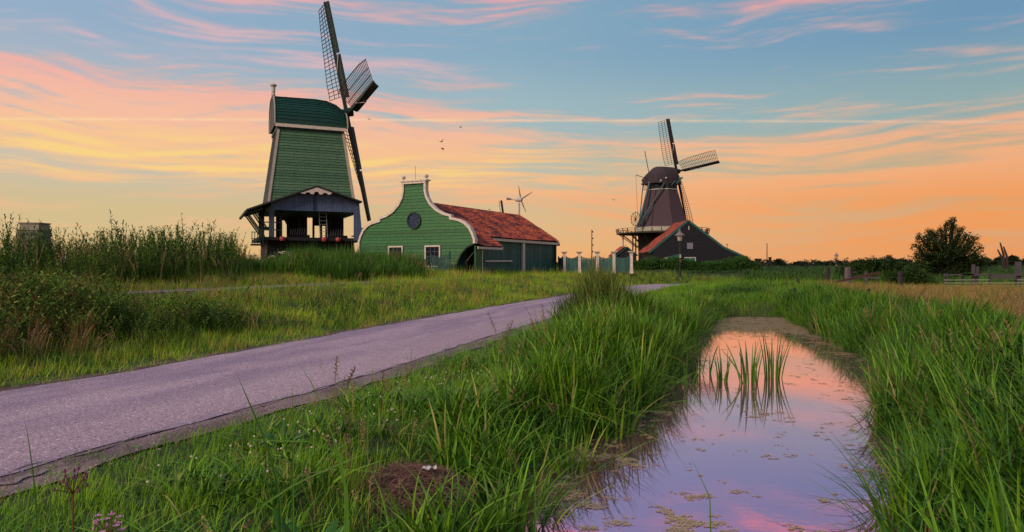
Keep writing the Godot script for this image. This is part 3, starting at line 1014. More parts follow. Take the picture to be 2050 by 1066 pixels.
func barn() -> void:
	var o := thing("green_barn", "green weatherboarded barn with white bell gable and red pantile roof", "barn", Vector3(-7.02, 1.0, -50.33), deg_to_rad(-27.6))
	var rt := [Vector2(3.68, -0.3), Vector2(3.7, 0.2), Vector2(3.74, 0.78), Vector2(3.98, 1.3), Vector2(4.42, 1.74), Vector2(5.06, 2.03), Vector2(5.07, 2.28), Vector2(4.9, 2.73), Vector2(4.63, 3.19), Vector2(4.2, 3.56), Vector2(3.76, 3.75), Vector2(3.13, 3.88), Vector2(3.14, 4.06), Vector2(2.45, 4.24), Vector2(1.9, 4.52), Vector2(1.4, 4.96), Vector2(1.1, 5.43), Vector2(0.98, 5.89), Vector2(0.98, 6.5)]
	var lf := [Vector2(-5.07, -0.3)]
	for p in rt:
		if p.y > 2.1: lf.append(Vector2(-p.x, p.y))
	var body := MB.new()
	# solid core behind the boards
	var core := []
	for p in rt: core.append(p - Vector2(0.05, 0))
	for k in lf.size(): core.append(lf[lf.size() - 1 - k] + Vector2(0.05, 0))
	body.prism(core, Transform3D(Basis(), Vector3(0, 0, -0.2)), 0.2)
	var wall := part("gable_wall", body, M.barn_green, o)
	weatherboards(wall, lf, rt, -0.3, 6.45, 0.225, 0.035, [M.barn_green, M.barn_green2, M.barn_green3, M.barn_green], Transform3D())
	# white coping that follows the curves
	var rr := []
	for k in range(rt.size() - 1, 4, -1): rr.append(rt[k] + Vector2(0.06, 0.02))
	part("gable_trim", ribbon(rr, 0.17, -0.24, 0.13), M.white, o)
	var ll := []
	for k in range(0, lf.size()): ll.append(lf[k] + Vector2(-0.06, 0.02))
	part("gable_trim", ribbon(ll, 0.17, -0.24, 0.133), M.white, o)
	var top := MB.new()
	top.box(Vector3(0, 6.5, -0.05), Vector3(2.1, 0.16, 0.42))
	top.box(Vector3(0, 6.63, -0.05), Vector3(2.36, 0.10, 0.54))
	part("gable_cornice", top, M.white, o)
	for s in [-1.0, 1.0]:
		var b := MB.new()
		b.lathe(Vector3(s * 1.0, 6.68, -0.05), [Vector2(0.05, 0), Vector2(0.04, 0.1), Vector2(0.13, 0.17), Vector2(0.16, 0.26), Vector2(0.1, 0.36), Vector2(0, 0.39)], 12)
		part("ball_finial", b, M.finial, o)
	var wire := MB.new()
	wire.beam(Vector3(0, 6.6, -0.1), Vector3(0, 7.7, -0.1), 0.02, 0.02)
	part("rod", wire, M.grey_wood, o)
	# arch over the side passage
	var ar := []
	for k in range(5, -1, -1): ar.append(rt[k] + Vector2(0.0, 0.0))
	part("arch_trim", ribbon(ar, 0.10, -0.2, 0.06), M.dark_teal, o)
	# round window with spokes
	var ring := MB.new()
	for k in 28:
		var a := TAU * k / 28.0
		var b := TAU * (k + 1) / 28.0
		ring.beam(Vector3(cos(a) * 0.56, 3.77 + sin(a) * 0.56, 0.08), Vector3(cos(b) * 0.56, 3.77 + sin(b) * 0.56, 0.08), 0.1, 0.12, Vector3(0, 0, 1))
	var rw := part("round_window", ring, M.dark_teal, o)
	var disc := []
	for k in 28: disc.append(Vector2(cos(TAU * k / 28.0) * 0.54, 3.77 + sin(TAU * k / 28.0) * 0.54))
	var dm := MB.new()
	dm.prism(disc, Transform3D(Basis(), Vector3(0, 0, 0.045)), 0.02)
	part("pane", dm, M.blue_glass, rw)
	for k in 8:
		var mb := MB.new()
		var a := TAU * k / 8.0
		mb.beam(Vector3(cos(a) * 0.13, 3.77 + sin(a) * 0.13, 0.08), Vector3(cos(a) * 0.53, 3.77 + sin(a) * 0.53, 0.08), 0.03, 0.03, Vector3(0, 0, 1))
		part("spoke", mb, M.dark_blue, rw)
	window_in(o, Transform3D(Basis(), Vector3(1.62, 0.52, 0.03)), 1.12, 1.34, 3, 4, M.white, M.dark_blue, 0.1)
	window_in(o, Transform3D(Basis(), Vector3(-1.62, 0.52, 0.03)), 1.12, 1.34, 3, 4, M.white, M.dark_blue, 0.1)
	# long side: dark boards, posts and eaves
	var side := MB.new()
	side.box(Vector3(3.62, 1.2, -8.3), Vector3(0.1, 3.0, 16.2))
	side.box(Vector3(-3.9, 1.2, -8.3), Vector3(0.1, 3.0, 16.2))
	var sw := part("side_wall", side, M.dark_teal, o)
	var k := 0.05
	while k < 16.2:
		var mb := MB.new()
		mb.box(Vector3(3.69 + rng.randf_range(0, 0.018), 1.17, -k - 0.12), Vector3(0.05, 2.94, 0.205))
		part("board", mb, [M.teal_board, M.teal_board2, M.teal_board3][rng.randi() % 3], sw)
		k += 0.22
	var backp := [Vector2(-3.9, -0.3), Vector2(3.6, -0.3), Vector2(3.6, 2.6), Vector2(0, 5.0), Vector2(-3.9, 2.5)]
	var bk := MB.new()
	bk.prism(backp, Transform3D(Basis(), Vector3(0, 0, -16.4)), 0.12)
	part("back_wall", bk, M.dark_teal, o)
	for q in [[9.85, 0.34], [16.28, 0.16]]:
		var mb := MB.new()
		mb.box(Vector3(3.82, 1.2, -q[0]), Vector3(0.16, 3.1, q[1]))
		part("white_post" if q[1] > 0.2 else "corner_post", mb, M.white if q[1] > 0.2 else M.dark_teal, o)
	# roof
	var rf := MB.new()
	var t := 0.1
	rf.prism([Vector2(0, 5.0), Vector2(0, 5.1), Vector2(-5.0, 1.95), Vector2(-5.0, 1.85)], Transform3D(Basis(), Vector3(0, 0, -16.6)), 16.4)
	rf.prism([Vector2(0.001, 5.0), Vector2(0.001, 5.1), Vector2(3.95, 2.62), Vector2(3.95, 2.52)], Transform3D(Basis(), Vector3(0, 0, -16.6)), 16.4)
	rf.prism([Vector2(3.952, 2.52), Vector2(3.952, 2.62), Vector2(5.2, 1.84), Vector2(5.2, 1.74)], Transform3D(Basis(), Vector3(0, 0, -3.6)), 3.4)
	var roof := part("roof", rf, M.roof_board, o)
	var tm := tile_mesh()
	tiles(roof, Vector3(0, 5.12, -0.25), Vector3(3.98, 2.63, -0.25), Vector3(0, 0, -1), 16.3, tm)
	tiles(roof, Vector3(3.9, 2.70, -0.25), Vector3(5.22, 1.85, -0.25), Vector3(0, 0, -1), 3.35, tm)
	tiles(roof, Vector3(0, 5.12, -0.25), Vector3(-5.0, 1.98, -0.25), Vector3(0, 0, -1), 16.3, tm)
	var rid := MB.new()
	for j in 41:
		rid.tube([Vector3(0, 5.14, -0.25 - j * 0.4), Vector3(0, 5.155, -0.68 - j * 0.4)], [0.12, 0.10], 8)
	tag(part("ridge_tiles", rid, M.ridge, roof), "", "", "", "stuff")
	for q in [[Vector3(3.96, 2.50, -3.6), Vector3(3.96, 2.50, -16.55), 0.2, "white_fascia"], [Vector3(5.22, 1.76, -0.1), Vector3(5.22, 1.76, -3.7), 0.16, "white_fascia"], [Vector3(3.75, 2.74, -3.66), Vector3(5.26, 1.80, -3.66), 0.16, "bargeboard"]]:
		var mb := MB.new()
		mb.beam(q[0], q[1], 0.06, q[2])
		part(q[3], mb, M.white, o)
	var vb := MB.new()
	vb.beam(Vector3(0, 5.14, -16.62), Vector3(4.05, 2.58, -16.62), 0.1, 0.2, Vector3(0, 0, 1))
	part("bargeboard", vb, M.white, o)
	# the passage: short outer wall, dark back, strut
	var po := MB.new()
	po.box(Vector3(5.0, 0.8, -0.52), Vector3(0.12, 2.2, 0.86))
	part("passage_wall", po, M.barn_green2, o)
	po = MB.new()
	po.box(Vector3(5.02, 0.8, -1.0), Vector3(0.14, 2.2, 0.08))
	part("corner_trim", po, M.white, o)
	po = MB.new()
	po.box(Vector3(4.33, 0.85, -1.15), Vector3(1.15, 2.3, 0.08))
	part("passage_back", po, M.dark_wood, o)
	po = MB.new()
	po.beam(Vector3(3.8, 0.6, -0.6), Vector3(4.9, 1.8, -0.6), 0.07, 0.07)
	part("strut", po, M.grey_wood, o)
	po = MB.new()
	po.beam(Vector3(3.9, 0.86, -3.4), Vector3(3.9, 0.90, -7.7), 0.08, 0.1)
	part("handrail", po, M.white, o)
	for kk in [3.6, 7.5]:
		var mb := MB.new()
		mb.box(Vector3(3.82, 0.87, -kk), Vector3(0.2, 0.06, 0.06))
		part("rail_bracket", mb, M.white, o)

# pickets between two ground points; the tops sag in the middle
func pickets(parent: Node3D, a: Vector3, b: Vector3, count: int, h: float, sag: float, w: float, mats: Array) -> void:
	for y in [0.25, h * 0.72]:
		var mb := MB.new()
		mb.beam(a + Vector3(0, y, 0), b + Vector3(0, y, 0), 0.05, 0.08)
		part("rail", mb, mats[0], parent)
	for k in count:
		var f := (k + 0.5) / count
		var p := a.lerp(b, f)
		var hh := h - sag * (1.0 - pow(2.0 * f - 1.0, 2.0))
		var x := (b - a).normalized()
		var z := x.cross(Vector3.UP)
		var mb := MB.new()
		mb.prism([Vector2(-w / 2, 0), Vector2(w / 2, 0), Vector2(w / 2, hh - w * 0.5), Vector2(0, hh), Vector2(-w / 2, hh - w * 0.5)], Transform3D(Basis(x, Vector3.UP, z), p + z * 0.035), 0.025)
		part("picket", mb, mats[rng.randi() % mats.size()], parent)

func fences() -> void:
	var us := [1130.0, 1160.0, 1196.0, 1229.0, 1264.0]
	var base := at(1116, 545, 63.0)
	base.y = 0.95
	var o := thing("picket_fence", "dark teal picket fence with sagging tops between white capped pillars, right of the barn", "fence", base)
	var pts := [Vector3.ZERO]
	for k in us.size():
		var p := at(us[k], 545, 62.4 - k * 0.45)
		p.y = 0.95
		pts.append(p - base)
	var pil := MB.new()
	pil.box(Vector3(0, 0.8, 0), Vector3(0.24, 1.7, 0.24))
	pil.box(Vector3(0, 0.05, 0), Vector3(0.3, 0.3, 0.3))
	var cap := MB.new()
	cap.hexa([Vector3(-0.13, 1.62, 0.13), Vector3(0.13, 1.62, 0.13), Vector3(0.13, 1.62, -0.13), Vector3(-0.13, 1.62, -0.13), Vector3(-0.24, 1.78, 0.24), Vector3(0.24, 1.78, 0.24), Vector3(0.24, 1.78, -0.24), Vector3(-0.24, 1.78, -0.24)])
	cap.box(Vector3(0, 1.81, 0), Vector3(0.52, 0.07, 0.52))
	for k in us.size():
		var q := part("pillar", pil, M.white, o, Transform3D(Basis(), pts[k + 1]))
		part("pillar_cap", cap, M.white, q)
	for k in us.size():
		pickets(o, pts[k] + Vector3(0.1, 0, 0), pts[k + 1] - Vector3(0.1, 0, 0), 9, 1.5, 0.22, 0.125, [M.teal_board, M.teal_board2, M.teal_board3])
	# small gate and fence panel before the barn window
	var gb := Vector3(-7.02, 1.0, -50.33)
	var bx := Vector3(cos(deg_to_rad(-27.6)), 0, -sin(deg_to_rad(-27.6)))
	var bz := Vector3(sin(deg_to_rad(-27.6)), 0, cos(deg_to_rad(-27.6)))
	var c := gb + bx * 2.0 + bz * 0.9
	c.y = gy(c.x, -c.z) - 0.05
	var g := thing("garden_fence", "short teal picket fence standing before the barn's right-hand window", "fence", c)
	var up := 0.0
	pickets(g, Vector3.ZERO, bx * 1.55, 13, 1.45, 0.3, 0.075, [M.teal_board, M.teal_board3])
	pickets(g, Vector3.ZERO, bx * -0.55 + bz * 1.3, 10, 1.25, 0.2, 0.05, [M.teal_board, M.teal_board2])
	for p in [Vector3.ZERO, bx * 1.6]:
		var mb := MB.new()
		mb.box(p + Vector3(0, 0.75, 0), Vector3(0.1, 1.6, 0.1))
		part("fence_post", mb, M.dark_teal, g)

func octagon(r: float, y: float) -> Array:
	var a := []
	for k in 8:
		var t := TAU * (k + 0.5) / 8.0
		a.append(Vector3(cos(t) * r, y, sin(t) * r))
	return a

func thatched_mill() -> void:
	var o := thing("thatched_windmill", "distant dark thatched octagonal windmill with raised stage behind black barn", "windmill", at(1326, 560, 142) * Vector3(1, 0, 1) + Vector3(0, 1, 0), deg_to_rad(32))
	var shell := func(prof: Array) -> MB:
		var mb := MB.new()
		for k in prof.size() - 1:
			var a := octagon(prof[k].x, prof[k].y)
			var b := octagon(prof[k + 1].x, prof[k + 1].y)
			for j in 8:
				mb.quad(a[(j + 1) % 8], b[(j + 1) % 8], b[j], a[j])
		return mb
	var bm: MB = shell.call([Vector2(5.0, -1.0), Vector2(5.2, 7.4)])
	var base := part("base", bm, M.black_board, o)
	bm = shell.call([Vector2(5.55, 7.35), Vector2(5.75, 7.5), Vector2(5.65, 8.3), Vector2(5.5, 8.35)])
	part("skirting_band", bm, M.cream, o)
	bm = shell.call([Vector2(5.6, 8.3), Vector2(5.0, 9.6), Vector2(4.45, 11.2), Vector2(3.88, 13.2), Vector2(3.35, 15.0), Vector2(3.0, 16.1)])
	part("thatched_body", bm, M.thatch, o)
	for j in [0, 3, 4, 7, 1]:
		var mb := MB.new()
		var prev := Vector3.ZERO
		for q in [Vector2(5.62, 8.4), Vector2(5.02, 9.6), Vector2(4.47, 11.2), Vector2(3.9, 13.2), Vector2(3.37, 15.0), Vector2(3.02, 16.1)]:
			var p: Vector3 = octagon(q.x, q.y)[j]
			if prev != Vector3.ZERO: mb.beam(prev, p, 0.16, 0.16)
			prev = p
		part("corner_ridge", mb, M.pale_grey if j in [0, 4] else M.thatch_dark, o)
	for q in [[6, 9.9, 1.0], [5, 11.0, 0.8], [5, 9.5, 0.8]]:
		var mb := MB.new()
		var p: Vector3 = (octagon(4.95, q[1])[q[0]] + octagon(4.95, q[1])[(q[0] + 7) % 8]) * 0.5 if false else octagon(4.7, q[1])[q[0]] * Vector3(0.99, 1, 0.99)
		mb.box(p, Vector3(0.5, q[2], 0.5), Basis(Vector3.UP, 0.4))
		part("hatch", mb, M.black, o)
	# hull-shaped cap
	var st := [[-3.5, 1.9, 1.9, 0.1], [-3.4, 2.2, 2.1, 0.0], [-1.5, 2.7, 3.6, 0.0], [0.0, 2.8, 3.68, 0.0], [2.2, 2.6, 3.72, 0.0], [2.9, 2.3, 2.7, 0.0], [3.4, 2.0, 1.5, 0.1]]
	var cm := MB.new()
	for k in st.size() - 1:
		for j in 12:
			var q := []
			for e in [[k, j], [k, j + 1], [k + 1, j + 1], [k + 1, j]]:
				var s: Array = st[e[0]]
				var a: float = PI * e[1] / 12.0
				q.append(Vector3(s[0], 17.0 + s[3] + (s[2] - s[3]) * pow(sin(a), 0.9), s[1] * signf(cos(a)) * pow(absf(cos(a)), 0.75)))
			cm.quad(q[0], q[1], q[2], q[3])
	for e in [0, st.size() - 1]:
		var poly := []
		for j in 13:
			var a := PI * j / 12.0
			poly.append(Vector2(st[e][1] * signf(cos(a)) * pow(absf(cos(a)), 0.75), 17.0 + st[e][3] + (st[e][2] - st[e][3]) * pow(sin(a), 0.9)))
		cm.prism(poly, Transform3D(Basis(Vector3(0, 0, 1), Vector3.UP, Vector3(-1, 0, 0)), Vector3(st[e][0] + (0.06 if e == 0 else 0.0), 0, 0)), 0.06)
	part("cap", cm, M.thatch_cap, o)
	bm = shell.call([Vector2(2.9, 15.95), Vector2(3.2, 16.0), Vector2(3.2, 17.05), Vector2(2.7, 17.1)])
	part("cap_ring", bm, M.black_board, o)
	bm = shell.call([Vector2(3.0, 15.75), Vector2(3.3, 15.8), Vector2(3.3, 15.95), Vector2(2.9, 16.0)])
	part("pale_ring", bm, M.pale_grey, o)
	var psi := deg_to_rad(11.0)
	var hub := Vector3(4.2, 20.0, 0)
	var nn := Vector3(cos(psi), sin(psi), 0)
	var sh := MB.new()
	sh.tube([hub - nn * 2.2, hub - nn * 0.3, hub - nn * 0.3, hub + nn * 0.5], [0.4, 0.4, 0.5, 0.5], 10)
	part("windshaft", sh, M.black_board, o)
	sails(o, hub, psi, deg_to_rad(-4.0), 11.0, 2.3, 24, {"stock": M.sail_black, "lattice": M.lattice2, "board": M.sail_black}, 1.25)
	# tail poles and braces down to the stage
	var tail := Vector3(-6.6, 8.7, 0.4)
	for q in [[Vector3(2.2, 18.2, 3.2), 0.24], [Vector3(-3.0, 17.0, -2.4), 0.18], [Vector3(-3.4, 17.4, 0.0), 0.34], [Vector3(-2.2, 17.0, 2.8), 0.2], [Vector3(0.4, 17.6, 3.2), 0.16]]:
		var mb := MB.new()
		mb.beam(q[0], tail, q[1], q[1])
		part("tail_brace", mb, M.teal_beam, o)
	for q in [[Vector3(2.2, 18.2, -3.4), Vector3(2.2, 18.2, 3.4)], [Vector3(-3.0, 17.2, -2.8), Vector3(-3.0, 17.2, 2.8)]]:
		var mb := MB.new()
		mb.beam(q[0], q[1], 0.3, 0.3)
		part("cross_beam", mb, M.teal_beam, o)
	for p in [Vector3(-3.3, 17.9, 1.3), Vector3(-1.6, 18.0, 2.75), Vector3(-2.6, 17.5, 2.3)]:
		var mb := MB.new()
		mb.lathe(p, [Vector2(0, -0.2), Vector2(0.2, -0.1), Vector2(0.2, 0.1), Vector2(0, 0.2)], 8)
		part("white_block", mb, M.white, o)
	var wheel := MB.new()
	for k in 24:
		var a := TAU * k / 24.0
		var b := TAU * (k + 1) / 24.0
		wheel.beam(tail + Vector3(-0.4, 1.1 + sin(a) * 1.3, cos(a) * 1.3 - 0.6), tail + Vector3(-0.4, 1.1 + sin(b) * 1.3, cos(b) * 1.3 - 0.6), 0.08, 0.08, Vector3(1, 0, 0))
	var wl := part("capstan_wheel", wheel, M.black_board, o)
	for k in 12:
		var a := TAU * k / 12.0
		var mb := MB.new()
		mb.beam(tail + Vector3(-0.4, 1.1, -0.6), tail + Vector3(-0.4, 1.1 + sin(a) * 1.6, cos(a) * 1.6 - 0.6), 0.06, 0.06, Vector3(1, 0, 0))
		part("spoke", mb, M.black_board, wl)
	for q in [[Vector3(-3.1, 18.6, -0.4), Vector3(-4.2, 23.6, -0.6)], [Vector3(-3.4, 18.0, -0.5), Vector3(-6.2, 18.7, -1.0)]]:
		var mb := MB.new()
		mb.beam(q[0], q[1], 0.10, 0.10)
		part("rod", mb, M.black_board, o)
	var rope := MB.new()
	rope.beam(Vector3(-6.2, 18.7, -1.0), Vector3(-6.1, 10.5, -0.6), 0.05, 0.05)
	part("rope", rope, M.rope, o)
	# the stage and its railing
	var ring := MB.new()
	for k in 16:
		var a := TAU * k / 16.0
		var b := TAU * (k + 1) / 16.0
		var d0 := Vector3(cos(a), 0, sin(a))
		var d1 := Vector3(cos(b), 0, sin(b))
		var y0 := Vector3(0, 6.95, 0)
		var y1 := Vector3(0, 7.15, 0)
		ring.hexa([d0 * 4.6 + y0, d0 * 9.2 + y0, d1 * 9.2 + y0, d1 * 4.6 + y0, d0 * 4.6 + y1, d0 * 9.2 + y1, d1 * 9.2 + y1, d1 * 4.6 + y1])
	var stage := part("stage", ring, M.stage_wood, o)
	for k in 16:
		var a := TAU * k / 16.0
		var b := TAU * (k + 1) / 16.0
		var d0 := Vector3(cos(a), 0, sin(a))
		var d1 := Vector3(cos(b), 0, sin(b))
		for j in 2:
			var mb := MB.new()
			var dd := d0.lerp(d1, j * 0.5)
			mb.beam(dd * 9.1 + Vector3(0, 6.9, 0), dd * 9.35 + Vector3(0, 8.0, 0), 0.16, 0.14)
			part("railing_post", mb, M.stage_wood, stage)
		for y in [7.55, 7.95]:
			var mb := MB.new()
			mb.beam(d0 * 9.3 + Vector3(0, y, 0), d1 * 9.3 + Vector3(0, y, 0), 0.07, 0.09)
			part("railing", mb, M.rail_grey, stage)
		if k % 2 == 0:
			var mb := MB.new()
			mb.beam(d0 * 7.9 + Vector3(0, -0.8, 0), d0 * 7.9 + Vector3(0, 7.0, 0), 0.2, 0.2)
			part("stage_prop", mb, M.pale_grey if k % 4 else M.stage_wood, stage)
		var bm2 := MB.new()
		bm2.beam(d0 * 5.0 + Vector3(0, 4.2, 0), d0 * 8.7 + Vector3(0, 6.95, 0), 0.16, 0.16)
		part("stage_brace", bm2, M.stage_wood, stage)

func black_barn() -> void:
	var o := thing("black_barn", "black weatherboarded barn with red pantile slope below the thatched mill", "barn", Vector3(31.5, 1.0, -125.0))
	var lf := [Vector2(-6.3, -1.0), Vector2(-6.3, 3.25), Vector2(-0.02, 8.45)]
	var rt := [Vector2(10.0, -1.0), Vector2(10.0, 2.05), Vector2(6.3, 3.75), Vector2(0.02, 8.45)]
	var core := MB.new()
	core.prism([Vector2(-6.25, -1.0), Vector2(9.95, -1.0), Vector2(9.95, 2.0), Vector2(6.2, 3.7), Vector2(0, 8.4), Vector2(-6.25, 3.2)], Transform3D(Basis(), Vector3(0, 0, -10.0)), 9.99)
	var wall := part("walls", core, M.black_board, o)
	weatherboards(wall, lf, rt, -0.5, 8.4, 0.37, 0.05, [M.black_board, M.black_board2, M.black_board], Transform3D())
	var rf := MB.new()
	rf.prism([Vector2(0, 8.5), Vector2(0, 8.65), Vector2(-7.0, 2.95), Vector2(-7.0, 2.8)], Transform3D(Basis(), Vector3(0, 0, -10.2)), 10.3)
	rf.prism([Vector2(0.01, 8.5), Vector2(0.01, 8.65), Vector2(6.4, 3.85), Vector2(6.4, 3.7)], Transform3D(Basis(), Vector3(0, 0, -10.2)), 10.3)
	rf.prism([Vector2(6.41, 3.7), Vector2(6.41, 3.85), Vector2(10.5, 2.0), Vector2(10.5, 1.85)], Transform3D(Basis(), Vector3(0, 0, -10.2)), 10.3)
	var roof := part("roof", rf, M.roof_dark, o)
	tiles(roof, Vector3(0, 8.67, 0.05), Vector3(-7.02, 2.97, 0.05), Vector3(0, 0, -1), 10.2, tile_mesh(), 1.0)
	for q in [[Vector2(0, 8.6), Vector2(-7.05, 2.85)], [Vector2(0, 8.6), Vector2(6.42, 3.78)], [Vector2(6.42, 3.78), Vector2(10.55, 1.92)]]:
		var mb := MB.new()
		mb.beam(Vector3(q[0].x, q[0].y, 0.14), Vector3(q[1].x, q[1].y, 0.14), 0.38, 0.06, Vector3(0, 0, 1))
		part("bargeboard", mb, M.verge_green, o)
	var hook := MB.new()
	hook.box(Vector3(0.1, 7.3, 0.16), Vector3(0.14, 0.7, 0.1))
	part("hoist_hook", hook, M.pale_grey, o)
	var pn := MB.new()
	pn.box(Vector3(0.3, 4.1, 0.1), Vector3(1.1, 1.1, 0.08))
	var sh := part("shutter", pn, M.shutter_grey, o)
	var fr := MB.new()
	for s in [-1, 1]:
		fr.box(Vector3(0.3 + s * 0.6, 4.1, 0.1), Vector3(0.1, 1.3, 0.12))
	part("shutter_frame", fr, M.black_board2, sh)
	for q in [[0.35, 1.15, 2, 1.9], [8.5, 0.75, 2, 1.4]]:
		var d := MB.new()
		d.box(Vector3(q[0], q[1], 0.1), Vector3(q[3], 1.7, 0.08))
		var door := part("door", d, M.door_green, o)
		for s in [-1.0, 0.0, 1.0]:
			var mb := MB.new()
			mb.box(Vector3(q[0] + s * q[3] * 0.5, q[1], 0.14), Vector3(0.1, 1.8, 0.1))
			part("door_frame", mb, M.white, door)
		var mb2 := MB.new()
		mb2.box(Vector3(q[0], q[1] + 0.88, 0.145), Vector3(q[3], 0.1, 0.1))
		part("door_frame", mb2, M.white, door)
	var aw := MB.new()
	aw.hexa([Vector3(-4.2, 1.4, 0.9), Vector3(-1.9, 1.8, 0.9), Vector3(-1.9, 1.9, 0.12), Vector3(-4.2, 1.5, 0.12), Vector3(-4.2, 1.95, 0.9), Vector3(-1.6, 2.6, 0.9), Vector3(-1.6, 2.7, 0.12), Vector3(-4.2, 2.05, 0.12)])
	part("awning", aw, M.verge_green, o)
	for q in [[-4.1, 1.75, 0.5], [-3.3, 1.3, 0.4]]:
		var mb := MB.new()
		mb.box(Vector3(q[0], q[1], 0.95), Vector3(q[2], 0.9 if q[2] < 0.45 else 0.5, 0.06))
		part("white_panel", mb, M.white, o)
	for q in [[7.3, 3.9, 1.2], [5.7, 4.3, 0.5]]:
		var mb := MB.new()
		mb.box(Vector3(q[0], q[1], -1.0), Vector3(0.08 if q[2] > 1 else 0.6, q[2], 0.08))
		mb.box(Vector3(q[0], q[1] + q[2] * 0.4, -1.0), Vector3(0.5, 0.06, 0.06))
		part("aerial", mb, M.black, o)
	# little shed with a red roof behind the fence
	var s := thing("red_roofed_shed", "small dark shed with red tiled roof behind the picket fence", "shed", Vector3(12.0, 0.95, -72.0))
	var sb := MB.new()
	sb.prism([Vector2(-0.95, -0.3), Vector2(0.75, -0.3), Vector2(0.75, 1.75), Vector2(-0.15, 2.45), Vector2(-0.95, 1.75)], Transform3D(Basis(), Vector3(0, 0, -3.5)), 3.5)
	var shed_wall := part("walls", sb, M.black_board, s)
	weatherboards(shed_wall, [Vector2(-0.97, -0.3), Vector2(-0.97, 1.75), Vector2(-0.17, 2.45)], [Vector2(0.77, -0.3), Vector2(0.77, 1.75), Vector2(-0.13, 2.45)], -0.2, 2.4, 0.25, 0.03, [M.black_board, M.black_board2], Transform3D())
	var sr := MB.new()
	sr.prism([Vector2(-0.15, 2.45), Vector2(-0.15, 2.55), Vector2(-1.5, 1.5), Vector2(-1.5, 1.4)], Transform3D(Basis(), Vector3(0, 0, -3.6)), 3.75)
	sr.prism([Vector2(-0.14, 2.45), Vector2(-0.14, 2.55), Vector2(0.95, 1.7), Vector2(0.95, 1.6)], Transform3D(Basis(), Vector3(0, 0, -3.6)), 3.75)
	var shed_roof := part("roof", sr, M.verge_green, s)
	tiles(shed_roof, Vector3(-0.15, 2.55, 0.05), Vector3(-1.5, 1.5, 0.05), Vector3(0, 0, -1), 3.6, tile_mesh())

# ---------- small things ----------
func lamp_post(p: Vector3, label: String) -> Node3D:
	var o := thing("lamp_post", label, "street lamp", p, 0.3, "old-style lamp posts")
	var mb := MB.new()
	mb.lathe(Vector3.ZERO, [Vector2(0.17, -0.2), Vector2(0.17, 0.35), Vector2(0.12, 0.42), Vector2(0.11, 1.0), Vector2(0.13, 1.05), Vector2(0.08, 1.12), Vector2(0.065, 3.3), Vector2(0.1, 3.34), Vector2(0.1, 3.42), Vector2(0.06, 3.46), Vector2(0.06, 3.6), Vector2(0.2, 3.68), Vector2(0, 3.69)], 12)
	part("post", mb, M.lamp_green, o)
	mb = MB.new()
	mb.beam(Vector3(-0.3, 3.25, 0), Vector3(0.3, 3.25, 0), 0.04, 0.04)
	part("ladder_bar", mb, M.lamp_green, o)
	mb = MB.new()
	mb.box(Vector3(0, 2.35, 0.1), Vector3(0.13, 0.3, 0.03))
	part("sticker", mb, M.white, o)
	mb = MB.new()
	mb.box(Vector3(0, 1.95, 0.11), Vector3(0.1, 0.16, 0.03))
	part("sticker", mb, M.red_paint, o)
	mb = MB.new()
	for k in 6:
		var a := TAU * k / 6.0
		var d := Vector3(cos(a), 0, sin(a))
		mb.beam(d * 0.2 + Vector3(0, 3.68, 0), d * 0.31 + Vector3(0, 4.17, 0), 0.03, 0.03)
	var lan := part("lantern", mb, M.lamp_green, o)
	for k in 6:
		var a := TAU * k / 6.0
		var b := TAU * (k + 1) / 6.0
		var d0 := Vector3(cos(a), 0, sin(a))
		var d1 := Vector3(cos(b), 0, sin(b))
		var pm := MB.new()
		pm.quad(d0 * 0.195 + Vector3(0, 3.69, 0), d1 * 0.195 + Vector3(0, 3.69, 0), d1 * 0.30 + Vector3(0, 4.16, 0), d0 * 0.30 + Vector3(0, 4.16, 0))
		part("pane", pm, M.lamp_glass, lan)
	mb = MB.new()
	mb.lathe(Vector3.ZERO, [Vector2(0, 4.15), Vector2(0.41, 4.17), Vector2(0.41, 4.2), Vector2(0.2, 4.42), Vector2(0.13, 4.5), Vector2(0.15, 4.56), Vector2(0.08, 4.62), Vector2(0.03, 4.7), Vector2(0.05, 4.76), Vector2(0, 4.82)], 12)
	part("hood", mb, M.lamp_hood, o)
	mb = MB.new()
	mb.lathe(Vector3.ZERO, [Vector2(0, 3.7), Vector2(0.06, 3.72), Vector2(0.08, 3.9), Vector2(0.05, 4.05), Vector2(0, 4.08)], 8)
	part("bulb", mb, M.white, o)
	return o

